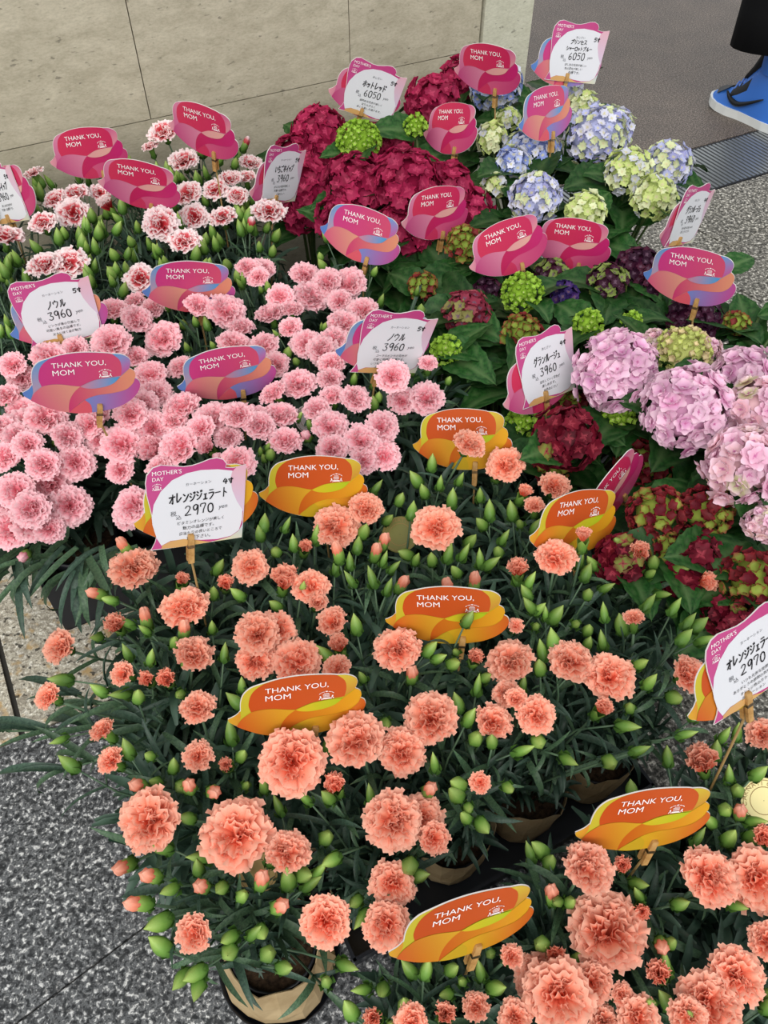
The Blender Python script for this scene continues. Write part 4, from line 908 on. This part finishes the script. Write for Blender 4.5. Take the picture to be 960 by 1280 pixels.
class Ink:
    def __init__(s): s.m = MB()
    def text(s, t, x, y, width=None, cap=None, rot=0., mi=0, align='LEFT', wob=0., bold=0., shear=0.):
        v, f = text_vf(t, 1.0, align); 
        if not v: return
        w0 = max(q.x for q in v)-min(q.x for q in v); h0 = max(q.y for q in v)-min(q.y for q in v)
        sy = cap/h0 if cap else None; sx = width/w0 if width else sy; sy = sy or sx; x0 = min(q.x for q in v); a = R(rot); ph = len(t)*1.7; out = []
        for q in v:
            px_, py_ = (q.x-x0)*sx, q.y*sy; py_ += wob*math.sin(px_/max(1e-6, sx)*2.6+ph)*sy; px_ += shear*py_
            out.append((x+px_*math.cos(a)-py_*math.sin(a), y+px_*math.sin(a)+py_*math.cos(a), 0))
        s.m.add(out, f, mi)
        if bold:
            for dx, dy in ((bold, 0), (0, bold), (bold, bold)): s.m.add([(q[0]+dx, q[1]+dy, 1e-5) for q in out], f, mi)
    def stroke(s, pts, wd, mi=0):
        for i in range(len(pts)-1):
            a, b_ = Vector(pts[i]), Vector(pts[i+1]); d = (b_-a)
            if d.length < 1e-7: continue
            n_ = Vector((-d.y, d.x)).normalized()*wd/2; e = d.normalized()*wd*.3; s.m.add([(*(a-n_-e), 0), (*(b_-n_+e), 0), (*(b_+n_+e), 0), (*(a+n_-e), 0)], [(0, 1, 2, 3)], mi)
    def mesh(s, name, mats): return s.m.mesh(name, mats)
def emblem(ink, cx, cy, w_, mi=0):
    h = w_*.86; arc = lambda r, a0, a1, n_, oy: [(cx+r*math.cos(R(a0+(a1-a0)*k/n_)), cy+oy+r*math.sin(R(a0+(a1-a0)*k/n_))*.6) for k in range(n_+1)]
    for a0 in (150, 118, 62, 30): ink.stroke(arc(w_*.52, a0-11, a0+11, 3, h*.06), w_*.05, mi)
    ink.stroke([(cx-w_*.05, cy+h*.44), (cx+w_*.05, cy+h*.44)], w_*.09, mi)
    for k, ww in ((.20, .17), (.07, .24), (-.06, .24), (-.18, .20)):
        x = -ww
        while x < ww: ink.stroke([(cx+w_*x, cy+h*k), (cx+w_*min(ww, x+.085), cy+h*k)], w_*.045, mi); x += .12
    for sx in (-1, 1): ink.stroke([(cx+sx*w_*.43, cy-h*.10), (cx+sx*w_*.40, cy-h*.22)], w_*.09, mi); ink.stroke([(cx+sx*w_*.50, cy-h*.46), (cx+sx*w_*.46, cy-h*.30), (cx+sx*w_*.36, cy-h*.30)], w_*.05, mi)
    for oy in (0, -.13): ink.stroke([(cx-w_*.36, cy-h*(.36-oy)), (cx-w_*.18, cy-h*(.32-oy)), (cx+w_*.18, cy-h*(.32-oy)), (cx+w_*.36, cy-h*(.36-oy))], w_*.04, mi)
    x = -.24
    while x < .24: ink.stroke([(cx+w_*x, cy-h*.39), (cx+w_*(x+.05), cy-h*.39)], w_*.06, mi); x += .085
i_ = Ink(); i_.text('THANK YOU,', -.252*CW, .166*CW, .45*CW, None, 5.4); i_.text('MOM', -.245*CW, .086*CW, .180*CW, None, 5.4)
LETT = i_.mesh('lettering', [M_WHITE])
i_ = Ink(); emblem(i_, 0, 0, .105*CW); EMB = i_.mesh('emblem', [M_WHITE])
# handwriting: strokes of each sign in a unit box, written with a marker
HW = {'0': [[(.5,1),(.2,.85),(.1,.5),(.2,.12),(.5,0),(.8,.15),(.9,.5),(.8,.88),(.5,1)]], '2': [[(.1,.8),(.35,1),(.75,.95),(.8,.7),(.45,.3),(.05,.02),(.95,.06)]],
 '3': [[(.1,.95),(.85,.98),(.45,.58),(.85,.42),(.8,.1),(.4,-.02),(.05,.1)]], '5': [[(.25,.98),(.2,.55),(.6,.62),(.85,.35),(.65,.02),(.15,.02)],[(.25,.98),(.9,1)]],
 '6': [[(.7,1),(.3,.7),(.12,.3),(.35,0),(.75,.05),(.85,.32),(.55,.5),(.2,.3)]], '7': [[(.12,.7),(.15,.95),(.88,.97),(.6,.4),(.5,0)]],
 '9': [[(.85,.9),(.5,1),(.15,.8),(.25,.5),(.6,.5),(.85,.9),(.85,.4),(.75,-.02)]], '4': [[(.45,1),(.1,.4),(.95,.42)],[(.7,.8),(.65,-.02)]],
 '寸': [[(.05,.72),(.95,.76)],[(.65,1),(.65,.05),(.48,.12)],[(.25,.48),(.38,.32)]],
 'オ': [[(.02,.68),(.98,.76)],[(.62,1),(.62,.02),(.48,.12)],[(.6,.68),(.1,.1)]], 'レ': [[(.2,.98),(.2,.05),(.9,.5)]], 'ン': [[(.08,.85),(.35,.68)],[(.1,.08),(.5,.25),(.95,.8)]],
 'ジ': [[(.08,.92),(.32,.78)],[(.02,.6),(.26,.46)],[(.08,.05),(.55,.25),(.88,.7)],[(.68,1),(.76,.85)],[(.86,1.05),(.94,.9)]], 'ェ': [[(.2,.55),(.8,.58)],[(.5,.55),(.5,.05)],[(.08,.03),(.92,.07)]],
 'ラ': [[(.2,.95),(.85,.98)],[(.08,.64),(.92,.68),(.7,.3),(.3,0)]], 'ー': [[(.05,.48),(.95,.54)]], 'ト': [[(.35,1),(.35,0)],[(.36,.62),(.85,.42)]], 'ノ': [[(.85,1),(.6,.45),(.08,.02)]],
 'ウ': [[(.5,1.02),(.5,.82)],[(.12,.55),(.12,.8),(.9,.82),(.75,.35),(.4,0)]], 'ル': [[(.3,.9),(.25,.4),(.02,.05)],[(.58,.98),(.58,.08),(.98,.45)]],
 'グ': [[(.35,.95),(.05,.45)],[(.3,.78),(.8,.8),(.6,.35),(.2,0)],[(.78,1.08),(.86,.92)],[(.94,1.1),(1.02,.95)]], 'ュ': [[(.15,.5),(.7,.53),(.62,.08)],[(.05,.05),(.95,.08)]],
 'ホ': [[(.05,.7),(.95,.74)],[(.5,1),(.5,.03),(.38,.1)],[(.28,.5),(.08,.2)],[(.72,.5),(.92,.22)]], 'ッ': [[(.1,.55),(.18,.38)],[(.4,.6),(.47,.42)],[(.85,.6),(.65,.2),(.35,.02)]],
 'ド': [[(.3,1),(.3,0)],[(.31,.62),(.8,.42)],[(.66,.98),(.74,.82)],[(.86,1),(.94,.85)]], 'プ': [[(.05,.78),(.72,.8),(.55,.35),(.15,0)],[(.85,1.05),(.78,.92),(.92,.88),(.98,1),(.85,1.05)]],
 'ブ': [[(.05,.78),(.75,.8),(.58,.35),(.15,0)],[(.78,1.05),(.86,.9)],[(.95,1.06),(1.02,.92)]], 'リ': [[(.22,.92),(.22,.4)],[(.75,.98),(.75,.4),(.35,0)]], 'セ': [[(.02,.58),(.92,.7),(.72,.45)],[(.32,.98),(.32,.08),(.9,.06)]],
 'ス': [[(.1,.9),(.82,.9),(.5,.4),(.05,.03)],[(.52,.42),(.95,.05)]], 'シ': [[(.1,.92),(.35,.78)],[(.02,.6),(.28,.46)],[(.08,.05),(.6,.25),(.95,.75)]], 'ャ': [[(.05,.42),(.9,.55),(.72,.3)],[(.35,.65),(.5,0)]],
 'ロ': [[(.12,.85),(.12,.05)],[(.12,.85),(.88,.86),(.86,.08),(.12,.08)]], 'い': [[(.1,.85),(.12,.3),(.28,.12),(.35,.3)],[(.8,.8),(.92,.35)]], 'ち': [[(.1,.78),(.85,.8)],[(.45,1),(.25,.45),(.75,.5),(.85,.22),(.5,0),(.25,.02)]],
 'ご': [[(.15,.88),(.7,.86)],[(.1,.3),(.25,.08),(.8,.1)],[(.8,1.05),(.88,.9)],[(.96,1.06),(1.03,.92)]], 'イ': [[(.85,1),(.5,.6),(.05,.38)],[(.55,.64),(.55,0)]], 'ィ': [[(.8,.65),(.1,.25)],[(.5,.45),(.5,0)]]}
SMALL = 'ェュッャィ'
def hand(ink, t, x, y, width, h, wd, mi=1, rot=1.5, seed=0):
    rg = random.Random(seed+len(t)); n_ = sum(.72 if c in SMALL else 1 for c in t); w_ = width/n_; cx = x; a = R(rot)
    for c in t:
        g = .72 if c in SMALL else 1; jy = rg.uniform(-.05, .05)*h; sk = rg.uniform(-.02, .08); hs = h*rg.uniform(.92, 1.06)
        for st in HW.get(c, []):
            pts = [(cx+(px_*.84+.05+sk*py_)*w_*g, y+jy+py_*hs+(cx-x)*math.tan(a)) for px_, py_ in st]
            ink.stroke(curve(pts, 3) if len(pts) > 2 else pts, wd*rg.uniform(.85, 1.15), mi)
        cx += w_*g
def price_ink(kind_line, title, size_txt, price, lines, title2=None):
    i = Ink(); K = PW/685; q0 = pc; q = lambda x, y: (pc(x, y)[0], pc(462, y)[1])
    x, y = q0(145, 205); i.text("MOTHER'S", x, y, 200*K, None, 0, 0); x, y = q0(145, 243); i.text('DAY', x, y, 76*K, None, 0, 0); x, y = q0(175, 278); emblem(i, x, y, 60*K, 0)
    x, y = q(462-(180 if len(kind_line) > 5 else 110)/2, 254); i.text(kind_line, x, y, (180 if len(kind_line) > 5 else 110)*K, None, 2, 2, wob=.05)
    tw = {3: 170, 6: 300, 7: 330}.get(len(title), 420); lw = 8*K
    if title2:
        x, y = q(462-110, 310); hand(i, title, x, y, 205*K, 46*K, lw*.85); x, y = q(462-150, 372); hand(i, title2, x, y, 330*K, 44*K, lw*.85)
    else:
        x, y = q(462-tw/2, 366); hand(i, title, x, y, tw*K, 74*K, lw*(1.15 if len(title) > 3 else 1))
    x, y = q(632, 268); hand(i, size_txt, x, y, 80*K, 42*K, lw*1.1); x, y = q(360, 458); hand(i, price, x, y, 215*K, 74*K, lw)
    x, y = q(605, 440); i.text('yen', x, y, 62*K, None, 4, 2, shear=.2); x, y = q(262, 452); i.text('税', x, y, 40*K, None, 0, 2); x, y = q(300, 480); i.text('込', x, y, 38*K, None, 0, 2)
    for k, ln in enumerate(lines):
        wd = min(360, 27*len(ln)+10); x, y = q(470-wd/2+(-12 if k % 2 else 6), 520+k*38); i.text(ln, x, y, wd*K, None, 1.0, 1 if k % 2 == 0 else 1, wob=.06, shear=.08)
    return i.mesh('lettering', [M_WHITE, M_INK, M_INK2])
PR = {'pA': price_ink('カーネーション', 'オレンジジェラート', '4寸', '2970', ['ビタミンオレンジが美しく', '魅力の品種です。', '日当たりの良いところで', '育て下さい。']),
 'pG': price_ink('カーネーション', 'オレンジジェラート', '4寸', '2970', ['いつも元気な笑顔', 'ありがとうの感謝の気持ち', 'オレンジ色のカラー', 'カーネーション']),
 'pB': price_ink('カーネーション', 'ノウル', '5寸', '3960', ['ピンクが春の日差しで', '可愛い真冬の品種です。', '次々に咲く姿が魅力']),
 'pE': price_ink('カーネーション', 'ノウル', '5寸', '3960', ['コーラルピンクの花色が', '可愛く可憐な品種です。', 'いつもありがとうの気持ちを', 'お祝いください。']),
 'pH': price_ink('カーネーション', 'いちごホイップ', '5寸', '3960', ['赤と白の花色が美しく', '可愛い品種です。', 'お母さんへ']),
 'pC': price_ink('あじさい', 'ホットレッド', '5寸', '6050', ['情熱的な花色が美しく', '花もちがよく', '長くお楽しみ頂けます。']),
 'pD': price_ink('あじさい', 'プリンセス', '5寸', '6050', ['涼し気な花色が美しい', '色の変化が楽しい', '品種です。'], 'シャーロットブルー'),
 'pI': price_ink('あじさい', 'グランルージュ', '4寸', '3960', ['色の変化が楽しめる', 'あじさいです。']),
 'pF': price_ink('あじさい', 'グランルージュ', '4寸', '3960', ['変化していく花色が', '楽しめます。', '秋色あじさい']),
 'pJ': price_ink('カーネーション', 'いちごホイップ', '5寸', '3960', ['赤と白の花色が', '可愛い品種です。'])}
# wooden peg: origin where it bites the card's edge, jaws upward
m = MB()
for sgn in (1, -1):
    pr = [(-.0035, -.026), (.0035, -.026), (.0038, -.004), (.0036, .012), (.0028, .014), (-.0028, .014), (-.0036, .012), (-.0038, -.004)]
    n0 = len(m.v); zz = (.0012, .0052) if sgn > 0 else (-.0064, -.0024); m.prism(pr, *zz)
PEG = m.mesh('clip', [M_WOOD]); m = MB()
for yy in (-.001, -.0025, -.004): m.box((0, yy, -.0006), (.0088, .0008, .0128))
SPRING = m.mesh('spring', [M_WIRE])
def peg(parent, M, Mi, root):
    o = obj('clip', PEG, parent, Mi @ M); obj('spring', SPRING, o)
ALLP = [(p.pos, p.soil, p) for p in PL]+[(h.pos, h.soil, h) for h in HP]
def stick(e, p0, L_):
    tgt, so, own = min(ALLP, key=lambda a: (a[0].xy-p0.xy).length); d = (tgt.xy-p0.xy); d = d.normalized()*min(.075, max(0, d.length-.03)) if d.length > .03 else d*0
    end = Vector((p0.x+d.x, p0.y+d.y, so-.03)); m = MB(); m.tube([p0-e.location, (p0.lerp(end, .5))-e.location, end-e.location], .0016, 6); obj('stick', m.mesh('stick', [M_STICK], True), e); return own
def Maxes(q):
    X, Y, N = card_axes(*q[3:]); return Matrix(((X.x, Y.x, N.x, q[0]), (X.y, Y.y, N.y, q[1]), (X.z, Y.z, N.z, q[2]), (0, 0, 0, 1)))
def greet(parent, Mi, M, scheme):
    c = obj('greeting_card', TCARD[scheme], parent, Mi @ M); obj('lettering', LETT, c, Matrix.Translation((0, 0, .0014))); obj('emblem', EMB, c, Matrix.Translation((.191*CW, .118*CW, .0014)) @ Matrix.Rotation(R(5.4), 4, 'Z')); return c
LAB = {'rose1': ('rose', 'rose-pink thank-you card standing against the wall among white-edged red carnations, leaning right'), 'rose2': ('rose', 'rose-pink thank-you card behind two upright red-and-white carnations next to the wall'),
 'rose3': ('rose', 'rose-pink thank-you card with green buds along its lower edge among red-and-white carnations'), 'rain6': ('rain', 'magenta and blue thank-you card just in front of the ノウル price card'),
 'rain7': ('rain', 'magenta and blue thank-you card where red-and-white carnations meet the pink ones'), 'rain8': ('rain', 'magenta and blue thank-you card standing in the middle of the pink carnations'),
 'rain12': ('rain', 'magenta and blue thank-you card tilted in front of crimson hydrangeas'), 'rose13': ('rose', 'rose-pink thank-you card half behind a blue hydrangea head, against the pale corner of the wall'),
 'rose14': ('rose', 'rose-pink thank-you card turned sideways between crimson and blue hydrangeas'), 'rose15': ('rose', 'rose-pink thank-you card in front of crimson hydrangea above a green-brown head'),
 'rain17': ('rain', 'magenta and blue thank-you card among pale blue hydrangea heads'), 'rose18': ('rose', 'rose-pink thank-you card tilted to one side, overlapping its neighbour below the blue hydrangeas'),
 'rose19': ('rose', 'rose-pink thank-you card partly behind a tilted one, below the lime-white hydrangea head'), 'rain21': ('rain', 'magenta and blue thank-you card above dark purple hydrangea beside the granite paving'),
 'ora24': ('ora', 'orange and yellow thank-you card with a coral carnation bloom in front of it'), 'ora25': ('ora', 'orange and yellow thank-you card before the pink carnations beside the 2970 price card'),
 'ora27': ('ora', 'orange and yellow thank-you card overlapping a narrow rose-pink card by the deep red hydrangeas'), 'ora28': ('ora', 'orange and yellow thank-you card with a green bud in front, amid the large orange group'),
 'ora29': ('ora', 'orange and yellow thank-you card directly behind the largest coral blooms of the large group'), 'ora31': ('ora', 'orange and yellow thank-you card on a brass-coloured clip above the separate orange tray'),
 'ora32': ('ora', 'orange and yellow thank-you card standing at the dark gap between the two orange groups'), 'rose23': ('rose', 'rose-pink thank-you card seen almost edge-on by red-and-green hydrangea heads')}
PLAB = {'pA': ('ora', 'white price card reading オレンジジェラート 2970 yen at the edge of the pink carnations', (0, -.004)), 'pG': ('ora', 'white price card reading オレンジジェラート 2970 yen above the separate orange tray', (-.012, -.012)),
 'pB': ('rain', 'white price card reading ノウル 3960 yen beside the red-and-white carnations', (-.004, -.012)), 'pE': ('rain', 'white price card reading ノウル 3960 yen beside lime-green hydrangea', (-.014, -.004)),
 'pH': ('rose', 'white price card reading いちごホイップ 3960 yen in front of crimson hydrangea', (-.012, -.016)), 'pC': ('rose', 'white price card reading ホットレッド 6050 yen above crimson hydrangea against the wall', (-.012, -.010)),
 'pD': ('rain', 'white price card reading プリンセス シャーロットブルー 6050 yen behind the blue hydrangeas', (-.016, -.018)), 'pI': ('rose', 'white price card reading グランルージュ 3960 yen beside the drain grate and pale blue hydrangea', (-.014, -.016)),
 'pF': ('rose', 'white price card reading グランルージュ 3960 yen beside pale pink hydrangea', (-.018, -.022)), 'pJ': ('rose', 'white price card cut by the picture edge, leaning on a rose-pink card by the wall', (.02, -.006))}
PLAB['pJ'] = ('rose', 'white price card before a rose-pink card at the end of the red-and-white carnations', (.02, -.006))
HOLD = []
for k, q in CARDS.items():
    e = empty('price_sign' if k[0] == 'p' else 'greeting_sign', (q[0], q[1], 0)); M = Maxes(q); Mi = Matrix.Translation(-Vector(e.location)); e['category'] = 'sign'
    if k[0] == 'p':
        sch, lab, off = PLAB[k]; c = obj('price_card', PCARD, e, Mi @ M); obj('lettering', PR[k], c, Matrix.Translation((0, 0, .0009))); greet(e, Mi, M @ Matrix.Translation((off[0], off[1], -.0032)), sch)
        cl = (-.010, -PH*.5+.002); e['group'] = 'price signs'
    else:
        sch, lab = LAB[k]; greet(e, Mi, M, sch); cl = (.022, -.047); e['group'] = 'thank-you cards'
    e['label'] = lab
    PM = M @ Matrix.Translation((cl[0], cl[1], -.001)); peg(e, PM, Mi, e); HOLD.append((k, stick(e, (PM @ Vector((0, -.018, -.0005))), .2)))

# round plant tags
def plant_tag(x, y, z, rad, nrm, label, c, spin=0):
    p = at(x, y, z); e = empty('plant_tag', (p.x, p.y, 0)); M = frame(p, nrm); Mi = Matrix.Translation(-Vector(e.location)); m = MB(); m.lathe([(.0005, .0), (rad*.97, .0), (rad, -.0005), (rad*.97, -.001), (.0005, -.001)], 32)
    d = obj('disc', m.mesh('disc', [plain('tag_paper', c, .5)]), e, Mi @ M @ Matrix.Rotation(spin, 4, 'Z')); i = Ink(); t = 'CARNATION'
    for k, ch in enumerate(t):
        a = math.pi/2+1.2-k*2.4/8; i.text(ch, rad*.70*math.cos(a)-.0015, rad*.70*math.sin(a), None, rad*.2, math.degrees(a)-90, 0)
    ring = [(rad*.9*math.cos(k*.2618), rad*.9*math.sin(k*.2618)) for k in range(25)]; i.stroke(ring, rad*.03); ring = [(rad*.6*math.cos(k*.2618), rad*.6*math.sin(k*.2618)) for k in range(25)]; i.stroke(ring, rad*.03)
    obj('lettering', i.mesh('lettering', [plain('tag_ink', (150, 120, 70), .5)]), d, Matrix.Translation((0, 0, .0003))); stick(e, p-Vector((0, 0, rad*.3)), .2); tag(e, label, 'plant tag', 'round plant tags')
plant_tag(955, 1001, .318, .026, (-.1, -.5, .8), 'round pale yellow CARNATION tag in the separate orange tray', (236, 222, 160), .5)
plant_tag(500, 668, .35, .027, (-.2, -.4, .8), 'round olive translucent-looking tag beside a coral bloom in the large orange group', (120, 118, 62), 0)
plant_tag(384, 524, .385, .022, (.6, -.5, .6), 'round white tag standing edge-on among the pink carnations', (222, 214, 214), 0)
plant_tag(322, 1090, .33, .022, (0, -.4, .9), 'round tan tag half under the largest coral blooms', (200, 172, 110), .3)

# plants that carry a sign are told apart by it
SHORT = {'rose1': 'rose-pink card nearest the wall joint', 'rose2': 'rose-pink card behind two upright blooms', 'rose3': 'rose-pink card edged by green buds', 'rain6': 'blue-edged card before the ノウル price card', 'rain7': 'blue-edged card bordering the pink group',
 'rain8': 'blue-edged card amid the pink blooms', 'rain12': 'tilted blue-edged card', 'rose13': 'rose-pink card at the pale wall corner', 'rose14': 'sideways rose-pink card', 'rose15': 'rose-pink card above a green-brown head', 'rain17': 'blue-edged card amid blue heads',
 'rose18': 'tilted rose-pink card', 'rose19': 'half-covered rose-pink card', 'rain21': 'blue-edged card beside the granite paving', 'ora24': 'orange card with a bloom before it', 'ora25': 'orange card beside the 2970 price card', 'ora27': 'orange card by the deep red hydrangeas',
 'ora28': 'orange card with a green bud before it', 'ora29': 'orange card behind the largest blooms', 'ora31': 'orange card', 'ora32': 'orange card at the dark gap', 'rose23': 'rose-pink card seen edge-on', 'pA': '2970 yen price card', 'pG': 'leaning 2970 yen price card', 'pB': '3960 yen ノウル price card beside red-and-white blooms',
 'pE': '3960 yen ノウル price card beside lime hydrangea', 'pH': 'いちごホイップ price card', 'pC': 'ホットレッド price card', 'pD': 'プリンセス price card', 'pI': 'グランルージュ price card near the drain', 'pF': 'グランルージュ price card near pink florets', 'pJ': 'price card at the row end'}
KSH = {'orange': 'potted coral-orange carnation', 'orange2': 'potted coral carnation of the separate tray', 'pink': 'potted pale pink carnation', 'bic': 'potted red-and-white carnation', 'mag': 'potted crimson hydrangea', 'blue': 'potted pale blue hydrangea', 'green': 'potted green and purple hydrangea', 'red': 'potted deep red hydrangea'}
KSH['pink_h'] = 'potted pale pink hydrangea'; done = set()
for k, own in HOLD:
    if id(own) in done: continue
    done.add(id(own)); own.e['label'] = KSH['pink_h' if isinstance(own, HPlant) and own.kind == 'pink' else own.kind]+' holding the '+SHORT[k]

# ------------------------------------------------------------------ passer-by: legs in black trousers, blue and black high-top sneakers
M_TRS = plain('black_trouser_cloth', (14, 14, 16), .85, .15)
M_BLUE = plain('blue_leather', (58, 116, 206), .4, .4); M_BLK = plain('black_leather', (20, 22, 26), .45, .4); M_SOLE = plain('white_rubber_sole', (226, 228, 226), .5); M_LACE = plain('blue_lace', (96, 140, 226), .6)
def shoe(parent, M):
    """local: toe towards +y, heel at y=-.15, sole on z=0"""
    st = [(-.148, .030, .0), (-.135, .037, 0), (-.10, .040, 0), (-.05, .037, 0), (0, .038, 0), (.05, .047, 0), (.09, .048, .002), (.12, .041, .006), (.138, .028, .011), (.146, .012, .014)]
    def section(yy, hw, z0, z1, top, k=7):
        out = []
        for j in range(k):
            t = j/(k-1)*math.pi; out.append(Vector((-math.cos(t)*hw*(top+(1-top)*(1-math.sin(t)**2)), yy, z0+(z1-z0)*math.sin(t)**.7)))
        return out
    m = MB(); n_ = len(st)
    for (yy, hw, zl) in st: m.v += [Vector((-hw, yy, zl)), Vector((-hw-.002, yy, zl+.028)), Vector((hw+.002, yy, zl+.028)), Vector((hw, yy, zl))]
    for i in range(n_-1):
        for a, b_ in ((0, 1), (1, 2), (2, 3), (3, 0)): m.f.append((4*i+b_, 4*i+a, 4*i+4+a, 4*i+4+b_)); m.m.append(0)
    m.f += [(0, 1, 2, 3), tuple(4*(n_-1)+k for k in (3, 2, 1, 0))]; m.m += [0, 0]
    so = obj('sole', m.mesh('sole', [M_SOLE]), parent, M)
    hts = [.085, .12, .165, .185, .19, .150, .098, .076, .064, .048]      # upper: heel to toe, collar opening behind
    prof = [(-.146, .028, .10), (-.125, .036, .175), (-.08, .039, .20), (-.03, .037, .20), (.0, .036, .165), (.03, .040, .120), (.06, .044, .088), (.095, .044, .072), (.12, .037, .060), (.138, .022, .046)]
    m = MB(); k = 9; mi = []
    for (yy, hw, zt) in prof: m.v += section(yy, hw, .024, zt, .72, k)
    for i in range(len(prof)-1):
        for j in range(k-1):
            m.f.append((i*k+j, i*k+j+1, (i+1)*k+j+1, (i+1)*k+j)); side = j in (0, 1, k-2, k-3); top = j in (3, 4)
            m.m.append(1 if (i in (3, 4) and top) or (i == 6 and top) or (i == 5 and j in (2, 5)) or (i in (4, 5) and side and j in (1, k-3)) else 0)
    m.f += [tuple(range(k)), tuple((len(prof)-1)*k+j for j in range(k-1, -1, -1))]; m.m += [0, 0]
    up_ = m.mesh('upper', [M_BLUE, M_BLK], True); u_ = obj('upper', up_, parent, M)
    m = MB(); m.add([(-.034, .112, .052), (0, .130, .058), (.034, .112, .052), (.034, .082, .074), (0, .074, .0845), (-.034, .082, .074), (0, .106, .074)], [(0, 1, 6, 5), (1, 2, 3, 6), (6, 3, 4), (5, 6, 4)]); obj('toe_cap', m.mesh('toe_cap', [M_BLK], True), u_)
    for sx in (-1, 1):                                        # curved side flash
        pts = [(.038, .035, .078), (.043, .01, .056), (.045, -.03, .054), (.0405, -.11, .096)]; m = MB(); cp = [(a_, b_) for a_, b_ in curve([(p[1]+.03, p[2]) for p in pts], 4)]; nn_ = len(cp); m.tube([(sx*(.0455-.00*k), c_[0], c_[1]) for k, c_ in enumerate(cp)], [.002+.007*math.sin(math.pi*min(1, (k+.6)/nn_))**1.2 for k in range(nn_)], 6); obj('side_flash', m.mesh('side_flash', [M_BLK], True), u_)
    m = MB(); m.tube([(0, .035, .118), (0, .008, .158), (0, -.012, .205), (0, -.016, .245)], [.010, .015, .017, .014], 8); obj('tongue', m.mesh('tongue', [M_BLK], True), u_)
    for kk in range(6):
        yy = .055-kk*.014; zz = .092+kk*.013; m = MB(); m.tube([(-.022, yy, zz-.010), (0, yy+.004, zz+.008), (.022, yy, zz-.010)], .0032, 5); obj('lace', m.mesh('lace', [M_LACE], True), u_)
    m = MB(); m.lathe([(.040, .15), (.043, .20), (.041, .225), (.036, .226), (.036, .16)], 14); o = obj('collar', m.mesh('collar', [M_BLUE], True), u_); o.matrix_local = Matrix.Translation((0, -.060, 0)) @ Matrix.Diagonal((.92, 1.25, 1.08, 1))
person = empty('person', (1.32, 2.86, 0))
toe = at(889, 128, 0); hd = Vector((-math.sin(R(34)), math.cos(R(34)), 0)); mid = Vector((toe.x, toe.y, 0))-hd*.146
def shoe_at(c, yaw, pitch=0, z=0): return Matrix.Translation(c-person.location+Vector((0, 0, z))) @ Matrix.Rotation(yaw, 4, 'Z') @ Matrix.Rotation(pitch, 4, 'X')
shoe(person, shoe_at(mid, R(34)))
side = Vector((hd.y, -hd.x, 0)); c2 = mid+side*.20-hd*.42
shoe(person, shoe_at(c2, R(34), R(-22), .042))
# trousers and body: one skinned figure
an1 = mid-hd*.045-side*.05+Vector((0, 0, .25)); an2 = c2-hd*.09+Vector((0, 0, .30)); hip = (mid+c2)/2+Vector((0, 0, .93))+hd*.02
m = MB()
for sg, an, kn in ((-1, an1, an1.lerp(hip, .46)+hd*.10-side*.05), (1, an2, an2.lerp(hip, .46)+hd*.09+side*.03)):
    top = hip+side*.085*sg+Vector((0, 0, -.06)); ps = [Vector(curve_pt) for curve_pt in (an, an.lerp(kn, .33), an.lerp(kn, .66), kn, kn.lerp(top, .5), top, hip+side*.05*sg+Vector((0, 0, .05)))]
    m.tube([p-person.location for p in ps], [.125, .122, .120, .122, .128, .130, .11], 18)
ax = math.atan2(side.y, side.x)
m.lathe([(.02, -.11), (.12, -.09), (.155, -.02), (.15, .08), (.14, .15), (.02, .155)], 18, fn=lambda q, a: hip-person.location+Matrix.Rotation(ax, 3, 'Z') @ Vector((q.x*1.15, q.y*.8, q.z)))
obj('trousers', m.mesh('trousers', [M_TRS], True), person)
tag(person, 'walking person in wide black cropped trousers and blue and black high-top sneakers', 'person')
bpy.context.view_layer.update()
